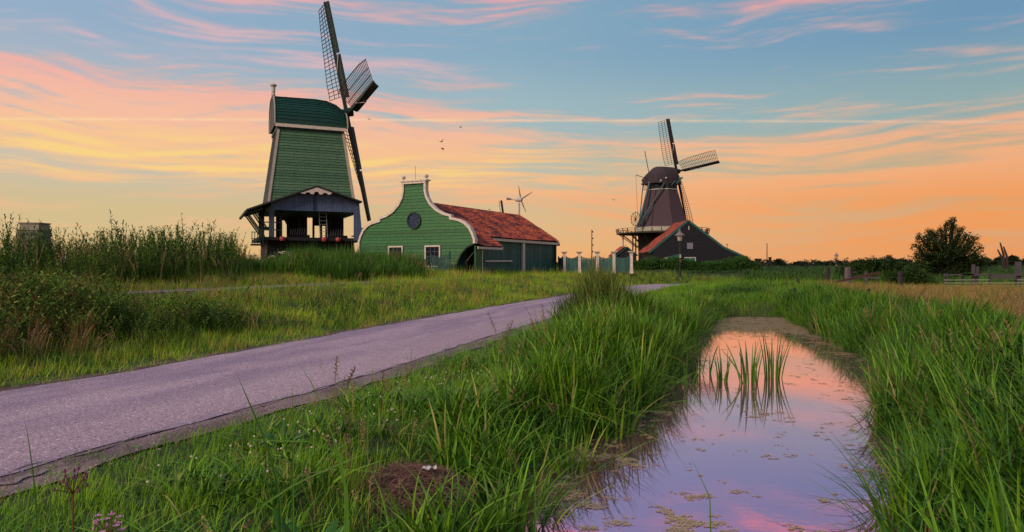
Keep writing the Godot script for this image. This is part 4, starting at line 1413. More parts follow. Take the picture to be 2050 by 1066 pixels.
func bird(p: Vector3, span: float, flap: float, turn: float, bank: float, label: String, mat: Material, perched := false) -> void:
	var mb := MB.new()
	var L := span * 0.34
	mb.tube([Vector3(0, 0, -L * 0.62), Vector3(0, 0.01, -L * 0.45), Vector3(0, 0.0, -L * 0.1), Vector3(0, -0.01, L * 0.3), Vector3(0, 0, L * 0.6)], [0.006, span * 0.035, span * 0.06, span * 0.04, span * 0.012], 8)
	mb.prism([Vector2(-L * 0.06, L * 0.4), Vector2(L * 0.06, L * 0.4), Vector2(L * 0.18, L * 0.95), Vector2(-L * 0.18, L * 0.95)], Transform3D(Basis(Vector3(1, 0, 0), Vector3(0, 0, 1), Vector3(0, -1, 0)), Vector3.ZERO), 0.012)
	for s in [-1.0, 1.0]:
		if perched:
			mb.tube([Vector3(s * 0.03, -0.02, 0), Vector3(s * 0.03, -span * 0.16, 0.02)], [0.008, 0.006], 5)
			mb.tube([Vector3(s * span * 0.05, 0.02, -L * 0.3), Vector3(s * span * 0.06, 0, L * 0.2), Vector3(s * 0.02, 0.0, L * 0.8)], [0.01, span * 0.03, 0.006], 6)
			continue
		var el := Vector3(s * span * 0.22, sin(flap) * span * 0.22, -L * 0.12)
		var tip := el + Vector3(s * span * 0.27, sin(flap * 0.3) * span * 0.16, L * 0.30)
		var th := Vector3(0, 0.01, 0)
		var r := [Vector3(s * span * 0.03, 0.01, -L * 0.28), Vector3(s * span * 0.03, 0.01, L * 0.22)]
		var e := [el + Vector3(0, 0, -L * 0.2), el + Vector3(0, 0, L * 0.3)]
		for q in [[r[0], e[0], e[1], r[1]], [e[0], tip, tip + Vector3(-s * 0.02, 0, L * 0.06), e[1]]]:
			mb.quad(q[0] + th, q[1] + th * 0.5, q[2] + th * 0.5, q[3] + th)
			mb.quad(q[3] - th, q[2] - th * 0.5, q[1] - th * 0.5, q[0] - th)
	var o := part("bird", mb, mat, self, Transform3D(Basis(Vector3.UP, turn) * Basis(Vector3(0, 0, 1), bank), p))
	tag(o, label, "bird", "birds over the mills")

func wood_post(p: Vector3, h: float, w: float, label: String, mat: Material, lean := 0.0, split := false) -> void:
	var mb := MB.new()
	var b := Basis(Vector3(0, 0, 1), lean) * Basis(Vector3.UP, 0.4)
	var t := Transform3D(b, p)
	var x := w * 0.38
	mb.hexa([t * Vector3(-x, -0.3, x), t * Vector3(x, -0.3, x), t * Vector3(x, -0.3, -x), t * Vector3(-x, -0.3, -x), t * Vector3(-x * 0.9, h * 0.97, x * 0.85), t * Vector3(x * 0.85, h, x * 0.9), t * Vector3(x * 0.9, h * 0.98, -x * 0.8), t * Vector3(-x * 0.85, h * 0.95, -x * 0.9)])
	if split:
		mb.hexa([t * Vector3(x * 1.02, -0.3, x * 0.4), t * Vector3(x * 1.5, -0.3, x * 0.4), t * Vector3(x * 1.5, -0.3, -x * 0.4), t * Vector3(x * 1.02, -0.3, -x * 0.4), t * Vector3(x * 1.02, h * 0.8, x * 0.3), t * Vector3(x * 1.7, h * 0.78, x * 0.3), t * Vector3(x * 1.7, h * 0.7, -x * 0.3), t * Vector3(x * 1.02, h * 0.72, -x * 0.3)])
	tag(part("wooden_post", mb, mat, self), label, "post", "weathered posts in the meadow")

func small_things() -> void:
	lamp_post(at(1361, 567, 61.8) * Vector3(1, 0, 1) + Vector3(0, gy(22.0 * 0.675, 61.8) * 0.0 + 0.02, 0), "tall dark lamp post with hooded lantern where the lane bends, before the black barn")
	lamp_post(at(1675, 560, 128.0) * Vector3(1, 0, 1) + Vector3(0, -0.8, 0), "far lamp post whose lantern just tops the meadow grass, left of the bushy tree")
	bird(at(884, 284, 45), 0.55, 0.7, 0.6, 0.5, "black bird with raised wings, upper of the close pair right of the green mill", M.black)
	bird(at(886, 297, 45), 0.46, -0.9, -0.8, -0.3, "black bird with lowered wings, just below its partner in the sky", M.black)
	bird(at(922, 255, 60), 0.5, 0.5, 1.2, 0.2, "small bird flying alone above and right of the black pair", M.brown_post)
	bird(at(738, 239, 58), 0.45, 0.7, 0.3, -0.6, "small bird close below the green mill's shortest-looking sail", M.brown_post)
	bird(at(1229, 401, 70), 0.5, 1.2, 0.2, 0.0, "bird with both wings raised, flying left of the thatched mill", M.brown_post)
	bird(Vector3(-1.95, 6.36, -60.1), 0.5, 0.0, 1.3, 0.0, "bird perched on the barn's red roof ridge", M.brown_post, true)
	# little wind turbine behind the barn
	var base := at(1039, 545, 118) * Vector3(1, 0, 1) + Vector3(0, 0.6, 0)
	var o := thing("wind_turbine", "slim pale wind turbine with tail vane rising behind the barn roof", "wind turbine", base)
	var mb := MB.new()
	mb.tube([Vector3(0, -0.5, 0), Vector3(0, 11.6, 0)], [0.28, 0.17], 10)
	part("mast", mb, M.pale_grey, o)
	mb = MB.new()
	mb.tube([Vector3(-0.7, 12.0, 0), Vector3(-0.1, 12.1, 0.1), Vector3(0.5, 12.1, 0.3)], [0.16, 0.42, 0.36], 10)
	part("nacelle", mb, M.pale_grey, o)
	for k in 3:
		var a := deg_to_rad([100.0, 38.0, -70.0][k]) if false else deg_to_rad([99.0, 39.0 - 6.0, -68.0][k])
		var len: float = [2.5, 2.0, 2.2][k] if false else 2.35
		mb = MB.new()
		var d := Vector3(cos(a), sin(a), 0.15 * sin(a + 1.0))
		mb.tube([Vector3(0.3, 12.1, 0.3), Vector3(0.3, 12.1, 0.3) + d * len * 0.3, Vector3(0.3, 12.1, 0.3) + d * len], [0.05, 0.12, 0.04], 6)
		part("blade", mb, M.blade_grey, o)
	mb = MB.new()
	mb.tube([Vector3(-0.5, 12.05, 0), Vector3(-1.9, 12.2, -0.2)], [0.06, 0.05], 6)
	mb.prism([Vector2(-2.1, 12.0), Vector2(-1.3, 12.03), Vector2(-1.3, 12.3), Vector2(-2.1, 12.45)], Transform3D(Basis(Vector3.UP, 0.1), Vector3(0, 0, -0.05)), 0.05)
	part("tail_vane", mb, M.blade_grey, o)
	# a far mill, only its upright sail shows over the roof
	var fm := thing("far_windmill", "far windmill of which one dark sail tip shows over the barn roof", "windmill", at(1018, 560, 150) * Vector3(1, 0, 1) + Vector3(0, 0.5, 0))
	mb = MB.new()
	mb.tube([Vector3(0, -1, 0), Vector3(0, 3.5, 0)], [2.2, 1.6], 8)
	part("tower", mb, M.black_board, fm)
	mb = MB.new()
	mb.tube([Vector3(0, 3.5, 0), Vector3(0, 4.4, 0), Vector3(0, 5.0, 0)], [1.6, 1.3, 0.3], 8)
	part("cap", mb, M.black_board, fm)
	for k in 4:
		mb = MB.new()
		var a := deg_to_rad(98 + 90 * k)
		var d := Vector3(cos(a), sin(a), 0)
		var s := Vector3(-sin(a), cos(a), 0)
		mb.beam(Vector3(0, 4.0, 2.0), Vector3(0, 4.0, 2.0) + d * 11.0, 0.45, 0.2, Vector3(0, 0, 1))
		mb.beam(Vector3(0, 4.0, 2.0) + d * 1.5 + s * 0.8, Vector3(0, 4.0, 2.0) + d * 11.0 + s * 0.45, 0.1, 0.1, Vector3(0, 0, 1))
		part("sail", mb, M.sail_black, fm)
	# masts
	for q in [[1185.0, 460.0, 95.0, "thin mast standing up behind the picket fence, with small fittings"], [1536.0, 487.0, 115.0, "thin bare pole standing in the meadow right of the black barn"]]:
		var p := at(q[0], q[1], q[2])
		mb = MB.new()
		mb.tube([Vector3(0, -0.5, 0), Vector3(0, p.y - 0.5, 0)], [0.1, 0.06], 6)
		if q[0] < 1200:
			for k in 4: mb.box(Vector3(0.08, p.y - 0.8 - k * 0.9, 0), Vector3(0.22, 0.2, 0.12))
		tag(part("mast_pole", mb, M.brown_post, self, Transform3D(Basis(), Vector3(p.x, 0.5, p.z))), q[3], "pole")
	# tower block far off at the left
	var tb := thing("tower_block", "pale grey flat-roofed tower showing over the left-hand bushes", "building", at(67, 530, 300) * Vector3(1, 0, 1))
	mb = MB.new()
	mb.box(Vector3(0, 8, 0), Vector3(9.4, 17.5, 8))
	part("walls", mb, M.far_block, tb)
	mb = MB.new()
	mb.box(Vector3(0, 17.0, 0), Vector3(10.0, 0.7, 8.6))
	mb.box(Vector3(0.4, 18.4, 0), Vector3(8.2, 2.3, 7))
	mb.box(Vector3(0.4, 19.75, 0), Vector3(9.0, 0.5, 7.8))
	part("roof", mb, M.far_block2, tb)
	for k in 5:
		for j in 3:
			mb = MB.new()
			mb.box(Vector3(-3.4 + k * 1.7, 15.0 - j * 2.6, 4.02), Vector3(0.9, 1.5, 0.08))
			part("window", mb, M.black, tb)
	# posts and rails in the right-hand meadow
	wood_post(at(1698, 567, 42), 0.98, 0.34, "broad pale weathered post, tallest of those left of the bushy tree", M.pale_wood, 0.02)
	wood_post(at(1657, 568, 41), 0.98, 0.22, "dark narrow post where the rusty beam crosses it", M.dark_wood2, -0.03)
	wood_post(at(1599, 580, 39), 0.62, 0.2, "short post at the low left end of the rusty beam", M.dark_wood2, 0.04)
	wood_post(at(1735, 579, 41), 1.05, 0.19, "slim purplish post right of the broad pale one", M.pale_wood2, 0.01)
	wood_post(at(1803, 579, 41), 1.07, 0.27, "grey-brown post half hidden beside the low shrub", M.dark_wood2, 0.0)
	wood_post(at(1740, 607, 28), 0.58, 0.11, "thin dark stake standing nearer, at the edge of the dry grass", M.dark_wood, 0.02)
	wood_post(at(1592, 596, 33), 0.45, 0.3, "squat dark stump at the end of the ditch", M.dark_wood, 0.2)
	wood_post(at(1953, 695, 13.5), 0.68, 0.1, "dark rotting post among the reeds by the right edge", M.dark_wood, -0.05, true)
	mb = MB.new()
	mb.beam(at(1590, 583, 38.5), at(1762, 546, 40.0), 0.1, 0.12)
	tag(part("rusty_beam", mb, M.rust, self), "long rusty beam slanting up past the meadow posts", "beam")
	mb = MB.new()
	mb.beam(at(1692, 554, 42.4), at(1762, 557, 42.2), 0.06, 0.1)
	tag(part("fence_rail", mb, M.pale_wood2, self), "grey rail between the broad pale post and the slim one", "rail")
	mb = MB.new()
	mb.beam(at(1690, 546, 42.6), at(1716, 545, 42.4), 0.04, 0.05)
	tag(part("cross_piece", mb, M.pale_wood2, self), "short crosspiece behind the broad pale post", "rail")
	# gate and fence at the right edge
	var gbase := at(1951, 581, 42)
	gbase.y = 0.06
	var g := thing("field_fence", "weathered grey field fence with gate rails and wires under the bushy tree", "fence", gbase)
	var off := func(u: float, v: float, d: float) -> Vector3: return at(u, v, d) - gbase
	for q in [[1949.0, 530.0, 0.22], [1956.0, 534.0, 0.16], [2039.0, 524.0, 0.34], [1928.0, 549.0, 0.14], [1983.0, 549.0, 0.14], [1893.0, 548.0, 0.14]]:
		mb = MB.new()
		var a: Vector3 = off.call(q[0], q[1], 42.0)
		mb.box(Vector3(a.x, (a.y - 0.4) * 0.5, a.z), Vector3(q[2] * 0.65, a.y + 0.4, q[2] * 0.65), Basis(Vector3(0, 0, 1), rng.randf_range(-0.05, 0.05)))
		part("fence_post", mb, M.pale_wood2, g)
	for q in [[1890.0, 551.0, 1950.0, 550.0, 0.08], [1926.0, 550.0, 1985.0, 550.5, 0.09], [1983.0, 551.5, 2070.0, 550.0, 0.11], [1983.0, 556.0, 2035.0, 556.0, 0.12]]:
		mb = MB.new()
		mb.beam(off.call(q[0], q[1], 41.8), off.call(q[2], q[3], 41.8), 0.06, q[4], Vector3(0, 0, 1))
		mb = MB.new()
		var a: Vector3 = off.call(q[0], q[1], 41.75)
		var b: Vector3 = off.call(q[2], q[3], 41.75)
		mb.beam(a, b, q[4], 0.06, Vector3(0, 0, 1))
		part("fence_rail", mb, M.pale_wood2, g)
	for v in [561.0, 567.0, 573.0]:
		mb = MB.new()
		mb.beam(off.call(1890, v, 41.9), off.call(2075, v - 0.5, 41.9), 0.022, 0.022)
		part("wire", mb, M.pale_grey, g)
	# boxes and pegs beside the hedge end
	for q in [[1518.0, 518.0, 527.0, 0.55, "dark box-like marker with pale face at the hedge's right end"], [1542.0, 516.0, 524.0, 0.2, "narrow dark marker post right of the box-like one"]]:
		var p := at(q[0], q[2] + 8, 75)
		mb = MB.new()
		mb.box(Vector3(0, 0.3, 0), Vector3(q[3], 1.0, 0.3))
		mb.box(Vector3(0, 0.84, 0), Vector3(q[3] * 1.25, 0.12, 0.4))
		tag(part("marker_box", mb, M.dark_wood, self, Transform3D(Basis(), p)), q[4], "marker")

# ---------- plants ----------
func tuft(sd: int, count: int, h0: float, h1: float, spread: float, w: float, lean: float, droop: float, segs: int, cols: Array, taper := 0.7) -> ArrayMesh:
	var r := RandomNumberGenerator.new()
	r.seed = sd
	var mb := MB.new()
	for k in count:
		var a := r.randf() * TAU
		var rad := sqrt(r.randf()) * spread
		var base := Vector3(cos(a) * rad, -0.04, sin(a) * rad)
		var la := a + r.randf_range(-1.2, 1.2)
		var dir := Vector3(cos(la), 0, sin(la))
		var h := r.randf_range(h0, h1)
		var ln := r.randf_range(0.15, 1.0) * lean
		var dr := r.randf() * r.randf() * droop
		var sa := la + r.randf_range(0.9, 2.2)
		var side := Vector3(cos(sa), 0, sin(sa))
		var ww := w * r.randf_range(0.6, 1.2)
		mb.col = cols[r.randi() % cols.size()]
		mb.col = mb.col.lerp(cols[r.randi() % cols.size()], r.randf())
		var pts := []
		var sides := []
		for j in segs + 1:
			var t := float(j) / segs
			pts.append(base + Vector3.UP * h * (t - dr * 0.62 * t * t * t) + dir * h * (ln * t * t + dr * 0.75 * pow(t, 2.5)))
			sides.append(side * ww * 0.5 * minf(1.0, 0.55 + t * 2.0) * pow(1.0 - t, taper) if j < segs else Vector3.ZERO)
		mb.strip(pts, sides)
	return mb.mesh()

func leaf(mb: MB, o: Vector3, dir: Vector3, up: Vector3, len: float, w: float, segs := 3, curl := 0.3) -> void:
	var s := dir.cross(up).normalized()
	var n := s.cross(dir).normalized()
	var pts := []
	var sides := []
	for j in segs + 1:
		var t := float(j) / segs
		pts.append(o + dir * len * t - n * curl * len * t * t)
		sides.append(s * w * 0.5 * pow(sin(PI * clampf(0.06 + t * 0.94, 0, 1)), 0.75))
	mb.strip(pts, sides)

# an upright leafy weed one metre tall
func weed(sd: int, leaves: int, ll: float, lw: float, cols: Array, bend := 0.25) -> ArrayMesh:
	var r := RandomNumberGenerator.new()
	r.seed = sd
	var mb := MB.new()
	var bd := Vector3(r.randf_range(-1, 1), 0, r.randf_range(-1, 1)) * bend
	var pts := []
	for k in 6:
		var t := k / 5.0
		pts.append(Vector3(0, t, 0) + bd * t * t)
	mb.col = cols[0]
	mb.tube(pts, [0.008, 0.008, 0.007, 0.006, 0.004, 0.002], 4, false)
	for k in leaves:
		var t := lerpf(0.08, 1.0, (k + r.randf()) / leaves)
		var a := k * 2.4 + r.randf_range(-0.4, 0.4)
		var el := lerpf(0.1, 0.9, t) + r.randf_range(-0.2, 0.3)
		var d := Vector3(cos(a) * cos(el), sin(el), sin(a) * cos(el)).normalized()
		var o := Vector3(0, t, 0) + bd * t * t
		mb.col = cols[r.randi() % cols.size()]
		leaf(mb, o, d, Vector3.UP, ll * lerpf(1.1, 0.55, t) * r.randf_range(0.7, 1.2), lw * lerpf(1.1, 0.6, t), 3, r.randf_range(0.15, 0.6))
	return mb.mesh()

func leaf_bunch(sd: int, count: int, ll: float, lw: float, spread: float) -> ArrayMesh:     # a twig end with its leaves
	var r := RandomNumberGenerator.new()
	r.seed = sd
	var mb := MB.new()
	for k in count:
		var d := Vector3(r.randf_range(-1, 1), r.randf_range(-0.5, 1), r.randf_range(-1, 1)).normalized()
		var g := r.randf_range(0.75, 1.25)
		mb.col = Color(g, g, g * 0.9)
		leaf(mb, d * spread * r.randf(), (d + Vector3(0, -0.2, 0)).normalized(), Vector3(0.2, 1, 0.1), ll * r.randf_range(0.6, 1.2), lw * r.randf_range(0.7, 1.2), 2, 0.25)
	return mb.mesh()

func seen_from_here(x: float, d: float, margin := 2.5) -> bool:
	return d > 1.6 and absf(x) < d * 0.745 + margin

func mixed(a: Color, b: Color, t: float) -> Color:
	var g := rng.randf_range(0.8, 1.2)
	var c := a.lerp(b, clampf(t, 0, 1))
	return Color(c.r * g, c.g * g, c.b * g)

func verge_grass() -> void:
	# mown and grazed grass: lane verges, dike slopes, far meadow
	var one := [Color(1, 1, 1), Color(0.8, 0.9, 0.7), Color(1.25, 1.1, 0.9), Color(0.9, 1.1, 0.8)]
	var meshes := [tuft(1, 9, 0.07, 0.17, 0.06, 0.007, 0.7, 0.9, 3, one), tuft(2, 9, 0.05, 0.13, 0.07, 0.007, 0.9, 0.8, 3, one), tuft(3, 8, 0.10, 0.24, 0.05, 0.006, 0.5, 0.8, 3, one)]
	var sp := [Spots.new(), Spots.new(), Spots.new()]
	var zones := [[1.5, 9.0, 260.0, 1.0], [9.0, 18.0, 120.0, 1.35], [18.0, 34.0, 46.0, 1.9], [34.0, 64.0, 16.0, 2.7]]
	for z in zones:
		var w: float = z[1] * 0.745 + 2.5
		var n := int((z[1] - z[0]) * 2.0 * w * z[2])
		for k in n:
			var d := rng.randf_range(z[0], z[1])
			var x := rng.randf_range(-w, w)
			if not seen_from_here(x, d, 1.5): continue
			var s := look(gs, x, d)
			var edge := 0.3 * nz2.get_noise_2d(x * 150.0, d * 150.0) + 0.25 * nz2.get_noise_2d(x * 60.0, d * 60.0)
			if s < 1.98 + edge and s > -1.62 - edge: continue
			if s > 7.95 and s < 9.45 and rng.randf() < 0.93: continue
			if s > 15.0: continue
			if s < 0 and ditch(x, d) < 0.25: continue
			if s < -2.2 and x > table(ditch_r, d) and d < 27.0 and rng.randf() < 0.5: continue
			var near_edge := sm(0.9, 0.0, minf(absf(s - 2.0), absf(s + 1.65)))
			if rng.randf() < near_edge * 0.45: continue
			var patch := nz.get_noise_2d(x * 14.0, d * 14.0) + 0.6 * nz2.get_noise_2d(x * 22.0, d * 22.0)
			var c: Color
			if s > 0:
				c = mixed(Color(0.29, 0.43, 0.025), Color(0.10, 0.26, 0.018), 0.36 + patch * 1.4)
				if rng.randf() < 0.16 + 0.3 * sm(0.2, 0.5, patch): c = mixed(Color(0.46, 0.42, 0.06), Color(0.45, 0.30, 0.10), rng.randf())
			else:
				c = mixed(Color(0.22, 0.40, 0.022), Color(0.075, 0.21, 0.016), 0.38 + patch * 1.2)
				if rng.randf() < 0.05: c = mixed(Color(0.26, 0.22, 0.06), Color(0.3, 0.2, 0.09), rng.randf())
			var sc: float = z[3] * rng.randf_range(0.7, 1.25)
			if s > 6.6 and s < 10.0 and x < -0.2 * d: sc *= 0.45
			var tall := sc * rng.randf_range(0.8, 1.3) * lerpf(1.0, 0.5, near_edge) * (1.0 + 0.5 * sm(0.1, 0.5, patch))
			sp[rng.randi() % 3].put(Vector3(x, gy(x, d), -d), rng.randf() * TAU, sc, tall, c)
	stuff_set("verge_grass", meshes, sp, M.grass, "short green and yellowing grass on the verges and the dike slope", "grass")

func reeds() -> void:
	var one := [Color(1, 1, 1), Color(0.5, 0.6, 0.6), Color(1.45, 1.3, 1.2), Color(1.0, 1.15, 0.9)]
	var left := [tuft(11, 11, 0.55, 1.05, 0.10, 0.017, 0.28, 0.95, 6, one), tuft(12, 10, 0.5, 1.0, 0.12, 0.015, 0.38, 1.1, 6, one), tuft(13, 9, 0.6, 1.1, 0.09, 0.019, 0.2, 0.6, 6, one)]
	var broad := [tuft(14, 6, 0.5, 1.08, 0.10, 0.034, 0.30, 1.3, 7, one), tuft(15, 5, 0.55, 1.0, 0.12, 0.028, 0.55, 1.2, 7, one), tuft(16, 6, 0.6, 1.12, 0.08, 0.036, 0.18, 0.7, 7, one)]
	var sl := [Spots.new(), Spots.new(), Spots.new()]
	var sr := [Spots.new(), Spots.new(), Spots.new()]
	var green := Color(0.16, 0.34, 0.016)
	var deep := Color(0.028, 0.115, 0.013)
	for k in 24000:      # left bank, between verge and water, taller with distance
		var d := rng.randf_range(2.2, 27.0)
		var e := table(ditch_l, d)
		var x := e - rng.randf_range(-0.5, 3.4)
		if not seen_from_here(x, d): continue
		var s := look(gs, x, d)
		var q := ditch(x, d)
		if s > -2.35 or q < -0.42 or q > 3.6: continue
		if Vector2(x + 0.80, d - 5.15).length() < 0.6: continue
		var wide := lerpf(1.5, 2.6, sm(8.5, 13.0, d)) - 1.0 * sm(16.5, 19.0, d)
		var clump := nz2.get_noise_2d(x * 34.0, d * 34.0)
		if rng.randf() < sm(0.28, -0.2, clump) * 0.85: continue
		if rng.randf() < lerpf(0.1, 0.80, sm(wide * 0.45, wide, q)): continue
		if d < 7.0 and rng.randf() < 0.3: continue
		var knob := exp(-(pow(x - 2.0, 2.0) / 0.4 + pow(d - 16.5, 2.0) / 3.0))
		var fall := lerpf(1.0, 0.22, sm(0.25, wide, q)) * sm(-2.2, -3.3, s)
		fall = maxf(fall, 0.12)
		var hh := lerpf(0.62, 1.1, sm(4.0, 10.0, d)) * (1.0 + 0.12 * sm(11, 15, d) + 0.5 * clump) * (0.12 + 0.88 * fall) * lerpf(1.0, 0.68, sm(16.5, 19.5, d)) + 0.75 * knob
		hh *= rng.randf_range(0.7, 1.15)
		var c := mixed(green, deep, rng.randf() * 1.3 - 0.2 - clump * 0.6)
		if rng.randf() < 0.09: c = mixed(Color(0.34, 0.42, 0.06), Color(0.34, 0.25, 0.09), rng.randf())
		if rng.randf() < knob * 0.4: c = mixed(Color(0.24, 0.21, 0.05), Color(0.16, 0.2, 0.04), rng.randf())
		sl[rng.randi() % 3].put(Vector3(x, gy(x, d), -d), rng.randf() * TAU, lerpf(0.75, 1.05, minf(hh, 1.1)), maxf(hh, 0.12), c, rng.randf_range(-0.2, 0.2))
	for k in 420:       # the tall knob of reeds and seeding grass that hides a stretch of the lane
		var x := 1.95 + rng.randfn() * 0.42
		var d := 16.4 + rng.randfn() * 0.9
		var s := look(gs, x, d)
		if s > -2.1: continue
		var hh := lerpf(0.9, 2.05, exp(-pow((x - 2.0) / 0.55, 2.0))) * rng.randf_range(0.7, 1.05)
		sl[rng.randi() % 3].put(Vector3(x, gy(x, d), -d), rng.randf() * TAU, 0.9, hh, mixed(Color(0.05, 0.12, 0.014), Color(0.17, 0.17, 0.035), sm(1.2, 1.9, hh) * rng.randf() + 0.1), rng.randf_range(-0.15, 0.15))
	stuff_set("bank_reeds", broad, sl, M.reed, "tall bright green reeds on the bank between lane and ditch", "reeds")
	for k in 26000:      # right bank
		var d := rng.randf_range(2.2, 27.0)
		var x := table(ditch_r, d) + rng.randf_range(-0.42, 4.6)
		if not seen_from_here(x, d): continue
		var q := ditch(x, d)
		if q < -0.36: continue
		if q > 2.6 and rng.randf() < sm(2.4, 4.2, q) * 0.95: continue
		var clump := nz2.get_noise_2d(x * 34.0, d * 34.0 + 70.0)
		if rng.randf() < sm(0.25, -0.2, clump) * 0.85: continue
		var hh := lerpf(0.86, 1.0, sm(4.0, 9.0, d)) * lerpf(1.0, 0.36, sm(0.8, 2.9, q)) * (1.0 + 0.5 * clump)
		hh *= rng.randf_range(0.7, 1.12)
		var c := mixed(green, deep, rng.randf() * 1.3 + 0.05 - 0.7 * clump)
		if rng.randf() < 0.05 + 0.25 * sm(2.5, 4.5, q): c = mixed(Color(0.25, 0.24, 0.06), Color(0.32, 0.22, 0.1), rng.randf())
		sr[rng.randi() % 3].put(Vector3(x, gy(x, d), -d), rng.randf() * TAU, 1.0, hh, c, rng.randf_range(-0.25, 0.25))
	stuff_set("far_bank_reeds", broad, sr, M.reed, "dense arching green reeds along the right-hand bank of the ditch", "reeds")
	# beyond the ditch: tall grass between the lane and the meadow fence
	var sm_ := [Spots.new(), Spots.new(), Spots.new()]
	var dry := [Spots.new(), Spots.new()]
	for k in 30000:
		var d := 13.0 + 45.0 * sqrt(rng.randf())
		var x := rng.randf_range(-2.0, d * 0.745 + 2.5)
		var s := look(gs, x, d)
		if s > -2.9: continue
		if d < 27.0 and x < table(ditch_r, d) + 2.6: continue
		var n := nz.get_noise_2d(x * 8.0, d * 8.0 + 40.0)
		var brown := sm(0.36, 0.56, x / d + n * 0.06) * sm(46, 36, d)
		if rng.randf() < brown * 0.72:
			if rng.randf() < 0.6: continue
			dry[rng.randi() % 2].put(Vector3(x, gy(x, d), -d), rng.randf() * TAU, 1.3, rng.randf_range(0.35, 0.65), mixed(Color(0.30, 0.19, 0.06), Color(0.4, 0.25, 0.09), rng.randf()))
		else:
			var hh := 0.5 * sm(-3.5, -9.0, s) + 0.10 + 0.3 * n
			if d > 40.0: hh *= 0.9
			if x > 0.36 * d and d > 26.0: hh *= 0.5
			sm_[rng.randi() % 3].put(Vector3(x, gy(x, d), -d), rng.randf() * TAU, 1.4, maxf(0.15, hh) * rng.randf_range(0.7, 1.25), mixed(Color(0.14, 0.28, 0.02), Color(0.035, 0.10, 0.013), rng.randf() + n * 1.5))
	var dm := [tuft(21, 14, 0.45, 0.85, 0.16, 0.009, 0.35, 0.5, 4, one, 0.5), tuft(22, 14, 0.35, 0.8, 0.18, 0.008, 0.45, 0.5, 4, one, 0.5)]
	for k in 12000:
		var d := rng.randf_range(13.0, 44.0)
		var x := rng.randf_range(d * 0.36, d * 0.745 + 2.5)
		if d < 27.0 and x < table(ditch_r, d) + 3.0: continue
		var n := nz.get_noise_2d(x * 8.0, d * 8.0 + 40.0)
		if rng.randf() > sm(0.40, 0.52, x / d + n * 0.06) * (0.75 + 1.2 * nz2.get_noise_2d(x * 30.0, d * 30.0)): continue
		dry[rng.randi() % 2].put(Vector3(x, gy(x, d), -d), rng.randf() * TAU, 1.2, rng.randf_range(0.45, 0.85), mixed(Color(0.36, 0.22, 0.065), Color(0.38, 0.25, 0.10), rng.randf()))
	# rank grass and reeds on the far side of the lane's bend, up to the horizon
	for k in 9000:
		var d := rng.randf_range(46.0, 110.0)
		var u := rng.randf_range(1270.0, 2120.0)
		var x := (u - 1025.0) / F * d
		var s := look(gs, x, d) if d < 95.0 else 9.0
		if absf(s) < 3.0: continue
		if d > 69.0 and d < 78.0 and u < 1530.0: continue
		var tall := 0.55 + 0.75 * sm(1490.0, 1540.0, u) * sm(2000.0, 1700.0, u) * sm(62.0, 54.0, d) + 0.5 * nz.get_noise_2d(x * 6.0, d * 6.0)
		if u < 1490.0: tall *= 0.4 if d < 66.0 else 0.8
		sm_[rng.randi() % 3].put(Vector3(x, gy(x, d), -d), rng.randf() * TAU, 2.6, maxf(0.12, tall), mixed(Color(0.085, 0.17, 0.025), Color(0.035, 0.085, 0.016), rng.randf() + nz.get_noise_2d(x * 9.0, d * 9.0)))
	stuff_set("meadow_grass", left, sm_, M.reed, "tall green meadow grass beyond the ditch and beside the lane bend", "grass")
	# straw-coloured patches along the dike path and at the left
	for k in 7500:
		var d := rng.randf_range(9.0, 40.0)
		var x := rng.randf_range(-d * 0.745 - 2.0, 0.0)
		var s := look(gs, x, d)
		var n := nz.get_noise_2d(x * 10.0, d * 10.0 + 90.0)
		var ok := (s > 9.9 and s < 12.2) or (s > 5.2 and s < 6.6 and n > 0.0) or (s > 3.5 and x < -0.6 * d and d < 14.0)
		if not ok or rng.randf() < 0.25: continue
		if x > -0.30 * d and rng.randf() < 0.6: continue
		var dd := 0.85 if x < -0.6 * d else 0.45
		dry[rng.randi() % 2].put(Vector3(x, gy(x, d), -d), rng.randf() * TAU, 1.0, dd * rng.randf_range(0.6, 1.2), mixed(Color(0.25, 0.19, 0.05), Color(0.36, 0.21, 0.09), rng.randf() + n))
	stuff_set("dry_grass", dm, dry, M.grass, "dry straw-brown grass in the right meadow and along the dike path", "grass")
	# reed bed before the mill and the barn's left half
	var bed := [Spots.new(), Spots.new(), Spots.new()]
	for k in 5200:
		var d := rng.randf_range(31.0, 46.0)
		var x := rng.randf_range(-0.40 * d, -0.128 * d)
		var s := look(gs, x, d)
		if s < 10.2: continue
		var u := x / d
		var hh := lerpf(1.1, 1.72, sm(-0.36, -0.30, u)) * lerpf(1.0, 0.9, sm(-0.2, -0.13, u)) * lerpf(0.7, 1.0, sm(10.2, 12.5, s)) * (1.0 + 0.25 * nz.get_noise_2d(x * 18.0, d * 18.0))
		bed[rng.randi() % 3].put(Vector3(x, gy(x, d), -d), rng.randf() * TAU, 1.6, hh * rng.randf_range(0.75, 1.1), mixed(Color(0.11, 0.24, 0.02), Color(0.035, 0.115, 0.014), rng.randf() * 1.1), rng.randf_range(-0.15, 0.15))
	stuff_set("reed_bed", left, bed, M.reed, "tall dark green reed bed before the green mill's sawing floor", "reeds")

